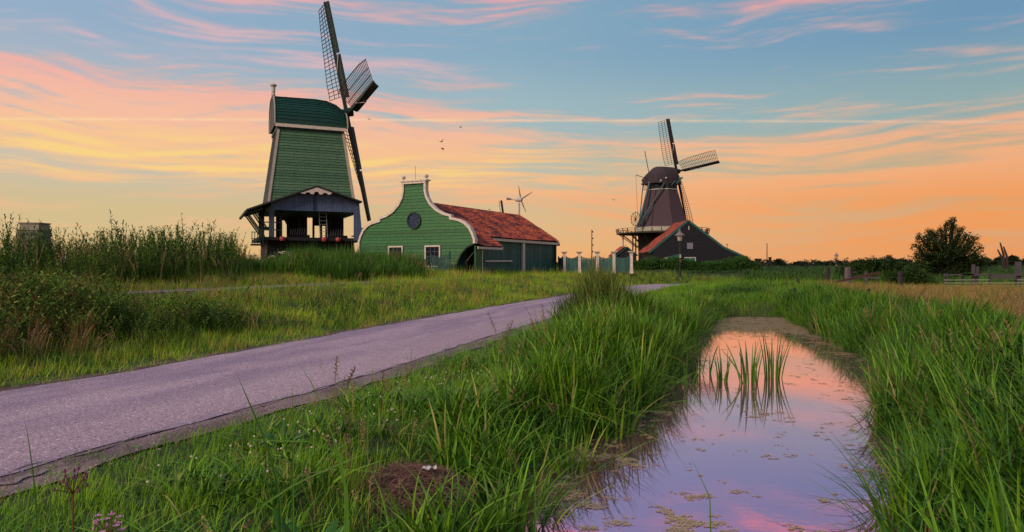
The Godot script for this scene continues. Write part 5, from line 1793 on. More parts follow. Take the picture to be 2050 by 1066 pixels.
func seed_heads() -> void:
	var meshes := []
	for v in 2:
		var r := RandomNumberGenerator.new()
		r.seed = 91 + v
		var mb := MB.new()
		for k in 4:
			var a := r.randf() * TAU
			var b := Vector3(cos(a), 0, sin(a))
			var foot := b * 0.08 * r.randf()
			var h := r.randf_range(0.75, 1.0)
			var ln := r.randf_range(0.05, 0.3)
			var pts := []
			var sides := []
			for j in 6:
				var t := j / 5.0
				pts.append(foot + Vector3.UP * h * t + b * h * ln * t * t)
				sides.append(Vector3(-b.z, 0, b.x) * 0.0025)
			mb.col = Color(0.8, 1.0, 0.6)
			mb.strip(pts, sides)
			for j in 12:
				var t := lerpf(0.78, 1.0, j / 11.0)
				var o := foot + Vector3.UP * h * t + b * h * ln * t * t
				var sa := j * 2.4
				mb.col = Color(1.0, 0.8, 0.75) * r.randf_range(0.8, 1.2)
				leaf(mb, o, (Vector3(cos(sa), 1.4, sin(sa)) + b * ln).normalized(), Vector3(b.x, 0.2, b.z), 0.05 * (1.3 - t * 0.5), 0.012, 2, 0.2)
		meshes.append(mb.mesh())
	var sp := [Spots.new(), Spots.new()]
	for k in 5200:
		var d := 3.5 + 44.0 * pow(rng.randf(), 1.3)
		var x := rng.randf_range(-0.745 * d - 1.0, 0.745 * d + 1.0)
		var s := look(gs, x, d)
		if s > -2.9 and s < 2.9: continue
		if s > 7.4 and s < 10.0: continue
		if s > 16.0: continue
		if s < 0.0 and ditch(x, d) < 0.15: continue
		if s > 0.0 and rng.randf() < 0.7: continue
		if s < 0.0 and (rng.randf() < lerpf(0.93, 0.72, sm(5.0, 9.0, d)) or d > 19.0): continue
		var hh := 0.45 if s > 0.0 else lerpf(0.5, 0.95, sm(4.0, 12.0, d))
		if s > 10.5: hh = 1.2
		sp[k % 2].put(Vector3(x, gy(x, d), -d), rng.randf() * TAU, 1.0 + 0.02 * d, hh * rng.randf_range(0.7, 1.2), mixed(Color(0.30, 0.22, 0.12), Color(0.22, 0.15, 0.11), rng.randf()), rng.randf_range(-0.25, 0.25))
	stuff_set("seeding_grass", meshes, sp, M.grass, "thin grass stalks with pale brown seed heads scattered over the banks", "grass")

func undergrowth() -> void:
	var g := [Color(1, 1, 1), Color(0.6, 0.7, 0.65), Color(1.5, 1.35, 0.8), Color(1.0, 1.1, 0.8)]
	# tall leafy weeds along the top of the dike, left
	var wm := [weed(31, 26, 0.15, 0.035, g), weed(32, 24, 0.14, 0.045, g, 0.4), weed(33, 30, 0.16, 0.03, g, 0.15)]
	var sp := [Spots.new(), Spots.new(), Spots.new()]
	for k in 5200:
		var d := rng.randf_range(16.0, 34.0)
		var x := rng.randf_range(-d * 0.745 - 2.5, -d * 0.372)
		var s := look(gs, x, d)
		if s < 10.9 + 1.2 * nz2.get_noise_2d(x * 20.0, d * 20.0) or s > 19.0: continue
		var u := x / d
		var n := nz.get_noise_2d(x * 16.0, d * 16.0)
		var hh := 1.5 * (1.0 + 0.8 * n) * lerpf(0.45, 1.0, sm(10.9, 12.8, s)) * lerpf(1.0, 0.55, sm(-0.405, -0.375, u)) * lerpf(0.78, 1.0, sm(-0.68, -0.56, u))
		sp[rng.randi() % 3].put(Vector3(x, gy(x, d), -d), rng.randf() * TAU, hh * 0.85, hh * rng.randf_range(0.7, 1.2), mixed(Color(0.15, 0.25, 0.04), Color(0.03, 0.08, 0.022), rng.randf() * 1.3 - 0.1 + n * 0.6), rng.randf_range(-0.15, 0.15))
	stuff_set("tall_weeds", wm, sp, M.leaf, "dark leafy thicket of tall weeds along the dike, left of the mill", "undergrowth")
	# low weeds and broad leaves on the slope between lane and dike path
	var lm := [weed(41, 20, 0.24, 0.06, g, 0.6), weed(42, 18, 0.20, 0.08, g, 0.8), weed(43, 26, 0.2, 0.04, g, 0.4)]
	var lp := [Spots.new(), Spots.new(), Spots.new()]
	for k in 6000:
		var d := rng.randf_range(7.5, 16.0)
		var x := rng.randf_range(-d * 0.745 - 2.0, -d * 0.34)
		var s := look(gs, x, d)
		var n := nz.get_noise_2d(x * 16.0, d * 16.0)
		if s < 3.25 + n * 1.4 or s > 7.6: continue
		if x > -0.385 * d + n * 0.5: continue
		if x < -0.63 * d and rng.randf() < 0.55: continue
		var hh := 0.52 * (1.0 + 0.9 * n + 0.4 * nz2.get_noise_2d(x * 50.0, d * 50.0)) * lerpf(0.5, 1.0, sm(3.0, 4.4, s))
		var c := mixed(Color(0.18, 0.28, 0.045), Color(0.045, 0.105, 0.025), rng.randf() + n * 0.5)
		if rng.randf() < 0.12: c = mixed(Color(0.24, 0.24, 0.06), Color(0.2, 0.13, 0.06), rng.randf())
		lp[rng.randi() % 3].put(Vector3(x, gy(x, d), -d), rng.randf() * TAU, hh * rng.randf_range(0.9, 1.3), hh * rng.randf_range(0.7, 1.2), c, rng.randf_range(-0.3, 0.3))
	# a few dark clumps on the slope, and among the grass of the near bank
	for q in [[-4.1, 20.0, 1.1, 130], [-1.5, 24.5, 0.8, 60], [-3.7, 17.0, 0.5, 40], [0.9, 29.0, 0.7, 50], [2.9, 36.0, 0.8, 50], [-4.8, 16.0, 0.5, 30], [-1.2, 22.0, 0.4, 24]]:
		for k in q[3]:
			var x: float = q[0] - 0.6 + rng.randfn() * q[2]
			var d: float = q[1] + rng.randfn() * q[2]
			var s := look(gs, x, d)
			if s < 2.6 or s > 7.8: continue
			lp[rng.randi() % 3].put(Vector3(x, gy(x, d), -d), rng.randf() * TAU, 0.42, rng.randf_range(0.25, 0.48), mixed(Color(0.045, 0.12, 0.025), Color(0.02, 0.07, 0.018), rng.randf()), rng.randf_range(-0.3, 0.3))
	stuff_set("low_weeds", lm, lp, M.leaf, "dark broad-leaved weeds and brambles on the slope beside the lane", "undergrowth")
	# right bank: dark leafy tangle at the frame's lower right
	var rp := [Spots.new(), Spots.new()]
	for k in 1500:
		var d := rng.randf_range(3.6, 9.0)
		var x := table(ditch_r, d) + rng.randf_range(0.5, 3.4)
		if ditch(x, d) < 0.3: continue
		rp[rng.randi() % 2].put(Vector3(x, gy(x, d), -d), rng.randf() * TAU, 0.6, rng.randf_range(0.3, 0.75), mixed(Color(0.05, 0.10, 0.02), Color(0.02, 0.05, 0.012), rng.randf()), rng.randf_range(-0.3, 0.3))
	stuff_set("bank_weeds", lm, rp, M.leaf, "dark leafy weeds tangled among the right-hand reeds", "undergrowth")
	# hedge before the black barn
	var hb := [leaf_bunch(51, 14, 0.22, 0.07, 0.2), leaf_bunch(52, 14, 0.24, 0.06, 0.22)]
	var hp := [Spots.new(), Spots.new()]
	for k in 9000:
		var u := rng.randf_range(1266, 1524)
		var d := rng.randf_range(71.0, 76.0)
		var p := at(u, 533, d)
		var top := 1.15 + 0.5 * nz.get_noise_2d(p.x * 14.0, 3.0) + 0.2 * nz2.get_noise_2d(p.x * 60.0, d * 30.0)
		top *= sm(1528, 1490, u) * 0.45 + 0.55
		var t := pow(rng.randf(), 0.6)
		hp[rng.randi() % 2].put(Vector3(p.x, 0.75 + top * t, p.z), rng.randf() * TAU, rng.randf_range(0.7, 1.2), rng.randf_range(0.8, 1.6), mixed(Color(0.07, 0.16, 0.035), Color(0.025, 0.08, 0.02), rng.randf()))
	var h := thing("hedge", "long uneven green hedge before the black barn", "hedge", at(1395, 533, 73) * Vector3(1, 0, 1) + Vector3(0, 0.9, 0))
	for k in 2:
		var m := stuff("foliage", hb[k], hp[k], M.leaf, h)
		m.position = -h.position

func blob_tree(called: String, label: String, cat: String, base: Vector3, blobs: Array, count: int, mesh: ArrayMesh, sc: float, a: Color, b: Color, group := "", trunk_r := 0.12) -> void:
	var o := thing(called, label, cat, base, 0.0, group)
	var wood := MB.new()
	var sp := Spots.new()
	var vol := 0.0
	for q in blobs: vol += pow(q[1], 2.2)
	var first := true
	for q in blobs:
		var c: Vector3 = q[0]
		var r: float = q[1]
		var mid := Vector3(c.x * 0.35, c.y * 0.5, c.z * 0.35)
		wood.tube([Vector3(0, -0.3, 0), mid, c, c + Vector3(0, r * 0.5, 0)], [trunk_r, trunk_r * 0.6, trunk_r * 0.3, 0.01], 6)
		for k in 4:
			var d := Vector3(rng.randf_range(-1, 1), rng.randf_range(-0.2, 1), rng.randf_range(-1, 1)).normalized()
			wood.tube([mid.lerp(c, 0.6), c + d * r * 0.9], [trunk_r * 0.3, 0.008], 4)
		var n := int(count * pow(r, 2.2) / vol)
		for k in n:
			var d := Vector3(rng.randfn(), rng.randfn(), rng.randfn()).normalized()
			var rr := r * (pow(rng.randf(), 0.5) + (0.35 * rng.randf() if rng.randf() < 0.14 else 0.0)) * (1.0 + 0.28 * nz2.get_noise_3d(d.x * 60.0 + c.x * 9.0, d.y * 60.0, d.z * 60.0))
			var p := c + d * rr * Vector3(1, 0.85, 1)
			if p.y < 0.05: continue
			sp.full(Basis.from_euler(Vector3(rng.randf_range(-0.6, 0.6), rng.randf() * TAU, rng.randf_range(-0.6, 0.6))).scaled(Vector3.ONE * sc * rng.randf_range(0.7, 1.25)), p, mixed(a, b, rng.randf()))
	part("trunk", wood, M.bark, o)
	stuff("crown", mesh, sp, M.leaf, o)

func trees() -> void:
	var lb := leaf_bunch(61, 9, 0.20, 0.085, 0.16)
	var base := at(1898, 563, 55)
	base.y = 0.2
	var bl := []
	for q in [[1900, 500, 1.25], [1870, 510, 1.05], [1932, 508, 1.05], [1898, 530, 1.7], [1850, 528, 0.95], [1945, 532, 1.0], [1885, 478, 0.75], [1915, 474, 0.65], [1857, 488, 0.8], [1940, 487, 0.7], [1868, 470, 0.6], [1905, 455, 0.55], [1906, 444, 0.34], [1885, 462, 0.4], [1845, 510, 0.6], [1955, 515, 0.6], [1925, 460, 0.35], [1950, 478, 0.35], [1842, 474, 0.3], [1962, 497, 0.3], [1912, 437, 0.18], [1835, 494, 0.3], [1893, 450, 0.22], [1968, 528, 0.4], [1832, 532, 0.4], [1858, 464, 0.22], [1936, 470, 0.24]]:
		var p := at(q[0], q[1], 55 + rng.randf_range(-1.0, 1.0))
		bl.append([p - base, q[2]])
	blob_tree("bushy_tree", "dark bushy round-crowned tree standing alone at the right of the meadow", "tree", base, bl, 1900, lb, 1.0, Color(0.04, 0.07, 0.02), Color(0.016, 0.032, 0.012), "", 0.16)
	base = at(1820, 582, 44)
	base.y = 0.1
	bl = []
	for q in [[1815, 558, 0.75], [1845, 562, 0.7], [1790, 560, 0.6], [1868, 572, 0.5], [1832, 548, 0.5]]:
		bl.append([at(q[0], q[1], 44 + rng.randf_range(-0.6, 0.6)) - base, q[2]])
	blob_tree("low_shrub", "low dark shrub in front of the bushy tree, by the grey posts", "shrub", base, bl, 900, lb, 0.75, Color(0.045, 0.085, 0.02), Color(0.02, 0.05, 0.014), "", 0.05)
	base = at(1765, 570, 50)
	base.y = 0.2
	bl = []
	for q in [[1720, 540, 0.8], [1765, 538, 0.85], [1690, 545, 0.55], [1745, 528, 0.5], [1800, 540, 0.8], [1775, 527, 0.4], [1840, 540, 0.7]]:
		bl.append([at(q[0], q[1], 50 + rng.randf_range(-0.6, 0.6)) - base, q[2]])
	blob_tree("meadow_thicket", "spreading green thicket behind the grey posts, left of the bushy tree", "shrub", base, bl, 1100, lb, 0.9, Color(0.04, 0.075, 0.02), Color(0.02, 0.045, 0.013), "", 0.05)
	# the grassy knob between lane and reeds
	# far trees along the horizon
	var far := leaf_bunch(71, 12, 1.1, 0.6, 1.0)
	var spots := [[1560, 520, 1.3, 230, "far low tree right of the thin bare pole"], [1640, 523, 0.9, 420, "far low tree just left of the far lamp post"], [1715, 522, 1.1, 300, "far tree behind the right of the far lamp post"], [1757, 521, 1.4, 330, "far round tree, leftmost of the clump left of the bushy tree"], [1783, 513, 2.2, 300, "far round tree, tallest of the clump left of the bushy tree"], [1806, 517, 1.7, 310, "far tree between the clump's tallest and the bushy tree"], [1975, 516, 1.7, 260, "far tree just right of the bushy tree"], [2003, 514, 2.0, 270, "far tree left of the leaning dead sticks"], [2030, 512, 2.2, 280, "far tree at the right edge of the picture"], [2060, 517, 2.0, 270, "far tree cut off by the picture's right edge"], [1600, 524, 0.8, 400, "tiny far tree midway between bare pole and far lamp"]]
	for q in spots:
		var d: float = q[3]
		var b := at(q[0], 533, d) * Vector3(1, 0, 1) + Vector3(0, 0.3, 0)
		var top := at(q[0], q[1], d).y - 0.3
		var r := top * 0.42
		var list := [[Vector3(0, top - r, 0), r]]
		for k in 4: list.append([Vector3(rng.randf_range(-1, 1) * r * 1.6, r * rng.randf_range(0.7, 1.1), rng.randf_range(-1, 1) * r), r * rng.randf_range(0.55, 0.85)])
		blob_tree("far_tree", q[4], "tree", b, list, 300, far, 0.55 + r * 0.12, Color(0.04, 0.06, 0.03), Color(0.02, 0.035, 0.02), "far trees along the horizon", 0.3)
	# long dark belt of distant woodland
	var belt := Spots.new()
	for k in 5200:
		var u := rng.randf_range(-100, 2150)
		var d := rng.randf_range(520, 640)
		var p := at(u, 533, d)
		var top := 4.2 + 3.0 * nz.get_noise_2d(u * 1.4, 5.0) + 3.0 * nz2.get_noise_2d(u * 6.0, 5.0)
		belt.put(Vector3(p.x, rng.randf() * maxf(top, 1.0), p.z), rng.randf() * TAU, 2.6, 2.0, mixed(Color(0.045, 0.055, 0.035), Color(0.03, 0.035, 0.025), rng.randf()))
	stuff("far_woods", far, belt, M.leaf, self, "low dark line of distant woodland along the horizon", "woodland")
	# leaning dead sticks by the right edge
	for q in [[2003, 486, 2012, 530, "tallest bare dead branch leaning up right of the bushy tree"], [2010, 494, 2018, 530, "bare dead branch, right-hand one of the three beyond the bushy tree"], [1998, 500, 2010, 531, "shortest and most slanted bare dead branch beyond the bushy tree"]]:
		var mb := MB.new()
		mb.tube([at(q[2], q[3] + 8, 60), at((q[0] + q[2]) * 0.5 + 2, (q[1] + q[3]) * 0.5, 60), at(q[0], q[1], 60)], [0.1, 0.09, 0.05], 6)
		tag(part("dead_branch", mb, M.bark, self), q[4], "branch", "bare dead branches right of the bushy tree")

func blade_part(parent: Node3D, called: String, pts: Array, w: float, mat: Material, tip := 0.7, mid := 0.35) -> void:
	# a long blade folded along its midrib: control points are joined by a smooth curve
	var cv := Curve3D.new()
	for k in pts.size():
		var a: Vector3 = pts[maxi(k - 1, 0)]
		var b: Vector3 = pts[mini(k + 1, pts.size() - 1)]
		cv.add_point(pts[k], (a - b) * 0.17, (b - a) * 0.17)
	var n := 12
	var mb := MB.new()
	var len := cv.get_baked_length()
	var ref := Vector3(rng.randf_range(-0.4, 0.4), 0.0, 1).normalized()
	for side in [-1.0, 1.0]:
		var c := []
		var s := []
		for k in n + 1:
			var t := float(k) / n
			var p := cv.sample_baked(len * t)
			var d := (cv.sample_baked(minf(len, len * t + 0.02)) - cv.sample_baked(maxf(0, len * t - 0.02))).normalized()
			var x := d.cross(ref).normalized()
			var z := x.cross(d)
			var ww := w * 0.25 * minf(1.0, 0.5 + t / mid * 0.5) * pow(1.0 - t, tip)
			var e: Vector3 = (x * side + z * 0.35).normalized() * ww
			c.append(p + e)
			s.append(e * side)
		mb.strip(c, s)
	part(called, mb, mat, parent)

func single_plants() -> void:
	# reeds standing in the water, mirrored in it
	var mats := [M.blade_a, M.blade_b, M.blade_c]
	var clumps := [[1500.0, 768.0, 20, 0.10, 0.80, "clump of upright reeds standing in mid-ditch, left half of the pair"], [1546.0, 757.0, 21, 0.11, 0.88, "clump of reeds in mid-ditch, right half of the pair, with a blade leaning far out"], [1400.0, 748.0, 14, 0.18, 0.74, "sparse reeds in the water off the left bank, farther of the three groups"], [1447.0, 764.0, 9, 0.07, 0.66, "small sheaf of reeds in the water between left bank and mid-ditch clump"], [1372.0, 772.0, 9, 0.14, 0.7, "thin reeds at the water's edge on the left bank, opposite the mid-ditch clump"]]
	for q in clumps:
		var d: float = 1.9 * F / (q[1] - 533.0)
		var b := at(q[0], q[1], d)
		b.y = WATER - 0.05
		var o := thing("reed_clump", q[5], "reeds", b, 0.0, "reeds standing in the ditch water")
		for k in q[2]:
			var a: float = TAU * k / q[2] + rng.randf()
			var r: float = q[3] * sqrt(rng.randf())
			var foot := Vector3(cos(a) * r * 1.3, -0.1, sin(a) * r)
			var h: float = q[4] * rng.randf_range(0.72, 1.15)
			var lean := Vector3(cos(a), 0, sin(a) * 0.6) * rng.randf() * rng.randf_range(0.1, 0.62) * h
			blade_part(o, "blade", [foot, foot + Vector3(0, h * 0.4, 0) + lean * 0.22, foot + Vector3(0, h * 0.75, 0) + lean * 0.6, foot + Vector3(0, h, 0) + lean], rng.randf_range(0.022, 0.038), mats[rng.randi() % 3], 0.55, 0.4)
		if q[0] == 1545.0:
			blade_part(o, "blade", [Vector3(0.12, 0, 0), Vector3(0.25, 0.14, 0), Vector3(0.40, 0.30, 0)], 0.03, M.blade_c)
	# long single blades near the lens
	var near := [
		[[[75, 1075, 2.6], [71, 990, 2.55], [62, 910, 2.5], [45, 822, 2.45]], 0.026, "single upright reed blade at the left edge, crossing the lane's near corner"],
		[[[560, 1010, 3.6], [530, 880, 3.6], [500, 810, 3.6], [470, 742, 3.6]], 0.028, "tall reed blade leaning left over the lane, left of its slimmer neighbour"],
		[[[690, 960, 3.5], [660, 860, 3.5], [635, 785, 3.5], [590, 718, 3.5]], 0.024, "tall slim reed blade arching left across the lane's near edge"],
		[[[586, 905, 3.9], [587, 850, 3.9], [584, 765, 3.9]], 0.022, "short straight reed blade between the two taller ones on the verge"],
		[[[1424, 1080, 2.3], [1424, 1010, 2.3], [1415, 965, 2.3], [1380, 908, 2.3]], 0.022, "lone reed blade with bent tip rising before the open water"],
		[[[735, 850, 5.6], [739, 800, 5.6], [747, 735, 5.6]], 0.03, "pair-like dark blade standing at the lane edge, middle of the near verge"],
		[[[690, 930, 3.0], [600, 892, 3.0], [520, 880, 3.0], [450, 876, 3.0]], 0.03, "reed blade bent flat to the left above the docks"],
		[[[500, 1030, 2.8], [560, 985, 2.8], [640, 945, 2.8], [720, 915, 2.8]], 0.034, "broad reed blade slanting up to the right above the docks"],
		[[[330, 1075, 2.4], [320, 1030, 2.4], [322, 965, 2.4], [290, 940, 2.4]], 0.02, "reed blade with folded tip among the docks"],
		[[[20, 1070, 2.4], [45, 1035, 2.4], [75, 1030, 2.4], [80, 1075, 2.35]], 0.03, "arched reed blade in the lower left corner"],
		[[[905, 1060, 3.6], [930, 980, 3.6], [960, 925, 3.6], [1010, 900, 3.6]], 0.026, "reed blade arching right, just right of the straw heap"],
		[[[1070, 950, 4.6], [1060, 870, 4.6], [1020, 840, 4.6], [990, 838, 4.6]], 0.03, "pale reed blade drooping left above the ditch bank"],
		[[[2010, 1070, 3.2], [2005, 990, 3.2], [1990, 930, 3.2], [2040, 895, 3.2]], 0.03, "reed blade drooping right in the lower right corner"],
		[[[1840, 1075, 3.3], [1850, 1020, 3.3], [1870, 950, 3.3], [1845, 880, 3.3]], 0.03, "reed blade rising from the water's right edge near the bottom"],
		[[[1960, 1060, 3.4], [1900, 985, 3.4], [1835, 1010, 3.4], [1780, 1035, 3.4]], 0.026, "reed blade sprawling left over the water near the lower right"],
	]
	for q in near:
		var pts := []
		var b := at(q[0][0][0], q[0][0][1], q[0][0][2])
		for p in q[0]: pts.append(at(p[0], p[1], p[2]) - b)
		# carry the foot down to the ground
		var gnd := gy(b.x, -b.z) - 0.05
		if x_below(b.y, gnd): pts.insert(0, Vector3(0, gnd - b.y, 0))
		var o := thing("reed_plant", q[2], "reed", b)
		blade_part(o, "blade", pts, q[1], mats[rng.randi() % 3], 0.7, 0.4)
	# docks: broad leaves near the bottom left
	for q in [[215, 1010, 3.1, 0.30, "broad-leaved dock at the bottom left, nearest the flowering rush"], [330, 1035, 2.9, 0.32, "broad-leaved dock at the bottom, second from the left corner"], [450, 1010, 3.2, 0.34, "broad-leaved dock under the slanting reed blades"], [610, 960, 3.8, 0.34, "broad-leaved dock beside the verge, left of the straw heap"], [560, 858, 5.6, 0.15, "small leafy plant standing at the lane's edge between the tall blades"], [255, 1060, 2.6, 0.28, "broad-leaved dock in the very bottom left foreground"]]:
		var b := at(q[0], q[1], q[2])
		b.y = gy(b.x, -b.z)
		var o := thing("dock_plant", q[4], "plant", b)
		for k in 13:
			var a := k * 2.4 + rng.randf_range(-0.3, 0.3)
			var el := rng.randf_range(0.6, 1.35)
			var mb := MB.new()
			var d := Vector3(cos(a) * cos(el), sin(el), sin(a) * cos(el))
			var foot := Vector3(cos(a), 0, sin(a)) * 0.02
			var neck := foot + Vector3(cos(a) * 0.04, 0.4 * q[3], sin(a) * 0.04)
			mb.tube([foot, neck], [0.004, 0.003], 5)
			leaf(mb, neck, d, Vector3.UP, q[3] * rng.randf_range(0.9, 1.45), 0.3 * q[3] * rng.randf_range(0.8, 1.2), 6, rng.randf_range(0.25, 0.6))
			part("dock_leaf", mb, mats[rng.randi() % 2], o)
	# flowering rush heads
	for q in [[145, 990, 2.35, 0.0, "flowering rush with dark purple buds before the lane's near corner"], [212, 1080, 2.3, 0.5, "flowering rush with open pink flowers at the bottom edge"]]:
		var b := at(q[0], q[1], q[2])
		var gnd := gy(b.x, -b.z)
		var o := thing("flowering_rush", q[4], "flower", Vector3(b.x, gnd, b.z))
		var top := Vector3(0, b.y - gnd, 0)
		var mb := MB.new()
		mb.tube([Vector3(0.01, -0.05, 0), top * 0.5, top], [0.004, 0.004, 0.003], 6)
		part("stem", mb, M.rush_stem, o)
		for k in 17:
			var a := k * 2.4
			var el := lerpf(1.35, 0.25, k / 17.0)
			var d := Vector3(cos(a) * cos(el), sin(el), sin(a) * cos(el))
			var e: Vector3 = top + d * rng.randf_range(0.05, 0.085)
			mb = MB.new()
			mb.tube([top, top.lerp(e, 0.6) + Vector3(0, 0.004, 0), e], [0.0014, 0.0013, 0.0012], 4)
			var ray := part("flower_stalk", mb, M.rush_stem, o)
			mb = MB.new()
			if q[3] == 0.0 or k % 3 == 0:
				mb.lathe(e, [Vector2(0.0012, -0.003), Vector2(0.0042, 0.002), Vector2(0.0034, 0.008), Vector2(0, 0.012)], 7)
			else:
				for j in 6:
					var ja := TAU * j / 6.0
					leaf(mb, e, Vector3(cos(ja), 0.5, sin(ja)).normalized(), Vector3.UP, 0.014, 0.010, 2, 0.2)
			part("bud" if q[3] == 0.0 else "flower", mb, M.rush_bud if q[3] == 0.0 else M.rush_pink, ray)
	# dead straw heap with a pale scrap on it
	var nb := at(815, 955, 5.25)
	nb.y = gy(nb.x, -nb.z) + 0.02
	var nest := thing("straw_heap", "low mound of dead reddish-brown straw on the ditch bank", "heap", nb)
	var hm := MB.new()
	hm.lathe(Vector3(0, -0.1, 0), [Vector2(0.42, 0), Vector2(0.36, 0.12), Vector2(0.24, 0.21), Vector2(0.1, 0.245), Vector2(0, 0.25)], 18)
	part("mound", hm, M.straw_dark, nest)
	var st := MB.new()
	st.tube([Vector3(-0.11, 0, 0), Vector3(-0.03, 0.012, 0.006), Vector3(0.06, 0.008, 0), Vector3(0.12, -0.008, 0.008)], [0.0018, 0.002, 0.002, 0.001], 4)
	var ss := Spots.new()
	for k in 1700:
		var r := 0.46 * sqrt(rng.randf())
		var a := rng.randf() * TAU
		var y := 0.17 * (1.0 - pow(r / 0.46, 2.0)) + rng.randf_range(-0.03, 0.03)
		ss.full(Basis.from_euler(Vector3(rng.randf_range(-0.4, 0.4), rng.randf() * TAU, rng.randf_range(-0.7, 0.5))).scaled(Vector3.ONE * rng.randf_range(0.6, 1.2)), Vector3(cos(a) * r, y, sin(a) * r), mixed(Color(0.13, 0.065, 0.06), Color(0.27, 0.16, 0.13), rng.randf()))
	stuff("straw", st.mesh(), ss, M.grass, nest)
	var sc := MB.new()
	var prof := []
	for k in 8:
		prof.append([Vector3(-0.10 + 0.028 * k, 0.012 * sin(k * 1.9), 0.0), Vector3(0, 0.012 * cos(k * 1.3), 0.03 + 0.012 * sin(k * 2.3))])
	sc.strip(prof.map(func(a): return a[0]), prof.map(func(a): return a[1]))
	tag(part("white_scrap", sc, M.pale_grey, self, Transform3D(Basis.from_euler(Vector3(0.3, 0.2, 0)).scaled(Vector3.ONE * 0.55), nb + Vector3(0.17, 0.22, 0.02))), "small crumpled white scrap lying on the straw heap", "litter")
	# cow parsley with flat white heads along the dike
	var proto: Node3D = null
	for q in [[522, 521], [545, 514], [562, 524], [580, 512], [588, 527], [531, 530], [600, 519], [508, 512], [610, 531], [569, 506], [800, 541], [826, 543], [858, 546], [868, 541], [905, 545], [795, 549]]:
		var d := 36.0 if q[0] < 700 else 43.0
		var b := at(q[0], q[1], d)
		var gnd := gy(b.x, d)
		var o: Node3D
		var left: bool = q[0] < 700
		if proto == null:
			o = thing("cow_parsley", "", "plant", Vector3.ZERO)
			var mb := MB.new()
			mb.tube([Vector3(0, -0.1, 0), Vector3(0.02, 0.5, 0), Vector3(0, 0.94, 0)], [0.012, 0.010, 0.008], 5)
			part("stem", mb, M.blade_a, o)
			for k in 5:
				var a := TAU * k / 5.0
				var e := Vector3(cos(a) * 0.16, 1.0 - 0.05 * (k % 2), sin(a) * 0.16) if k else Vector3(0, 1.03, 0)
				mb = MB.new()
				mb.tube([Vector3(0, 0.8, 0), e], [0.005, 0.004], 4)
				mb.lathe(e, [Vector2(0, -0.03), Vector2(0.10, 0.0), Vector2(0.09, 0.02), Vector2(0, 0.03)], 9)
				part("umbel", mb, M.umbel, o)
			proto = o
		else:
			o = proto.duplicate()
			o.name = numbered("cow_parsley")
			add_child(o)
		tag(o, "white-headed cow parsley in the weeds between thicket and reed bed" if left else "white-headed cow parsley in the grass at the barn's foot", "plant", "cow parsley by the reed bed" if left else "cow parsley before the barn")
		o.position = Vector3(b.x, gnd, b.z)
		var h := maxf(b.y - gnd, 0.25)
		o.scale = Vector3.ONE * h
		o.rotation.y = rng.randf() * TAU
	# white clover heads in the near verge
	var cl := Spots.new()
	for k in 120:
		var d := rng.randf_range(4.5, 11.0)
		var q := rng.randf_range(2.45, 3.3)
		var x := 0.0
		for it in 30:
			x = rng.randf_range(-5.0, 1.0)
			if absf(look(gs, x, d) + q) < 0.15: break
		if look(gs, x, d) > -2.4: continue
		cl.put(Vector3(x, gy(x, d) + rng.randf_range(0.07, 0.14), -d), 0, 1.0, 1.0, Color(0.6, 0.55, 0.45))
	var cm := MB.new()
	cm.lathe(Vector3.ZERO, [Vector2(0, -0.008), Vector2(0.009, -0.003), Vector2(0.009, 0.005), Vector2(0, 0.01)], 7)
	stuff("clover_flowers", cm.mesh(), cl, M.grass, self, "small white clover heads dotted over the near verge", "flowers")

func x_below(y: float, g: float) -> bool:
	return y > g + 0.02

func duckweed() -> void:
	var mb := MB.new()
	for k in 5:
		var c := Vector3(cos(k * 2.4) * 0.012 * k * 0.5, 0.002 + 0.0006 * k, sin(k * 2.4) * 0.012 * k * 0.5)
		var m := 6
		for j in m:
			var a := TAU * j / m
			var b := TAU * (j + 1) / m
			mb.tri(c, c + Vector3(cos(a), 0, sin(a)) * 0.008, c + Vector3(cos(b), 0, sin(b)) * 0.008)
	mb.n.fill(Vector3.UP)
	var sp := Spots.new()
	for k in 330000:
		var d := 3.4 + 22.6 * pow(rng.randf(), 1.5)
		var l := table(ditch_l, d)
		var r := table(ditch_r, d)
		var x := rng.randf_range(l - 0.2, r + 0.2)
		var f := (x - l) / (r - l)
		# thick along the left bank and at the far end, drifting patches elsewhere
		var n := 0.7 * nz.get_noise_2d(x * 40.0, d * 60.0) + 0.9 * nz2.get_noise_2d(x * 150.0, d * 220.0)
		var bias := -0.80
		bias += 0.76 * sm(0.26, 0.0, f) * (1.0 if d < 14.0 else 0.7)
		bias += 0.38 * sm(0.86, 1.0, f)
		bias += 0.42 * sm(6.2, 4.6, d) * sm(1.0, 0.2, f)
		bias += 1.1 * sm(17.0, 22.0, d)
		bias += 0.55 * sm(0.6, 0.9, f) * sm(12.0, 16.0, d)
		if n + bias < rng.randf_range(-0.35, 0.6): continue
		var c := mixed(Color(0.50, 0.35, 0.24), Color(0.34, 0.31, 0.14), rng.randf())
		sp.put(Vector3(x, WATER + 0.001, -d), rng.randf() * TAU, rng.randf_range(0.45, 1.1), 1.0, c)
	stuff("duckweed", mb.mesh(), sp, M.weed_mat, self, "pale duckweed drifting in patches along the ditch edges", "duckweed")

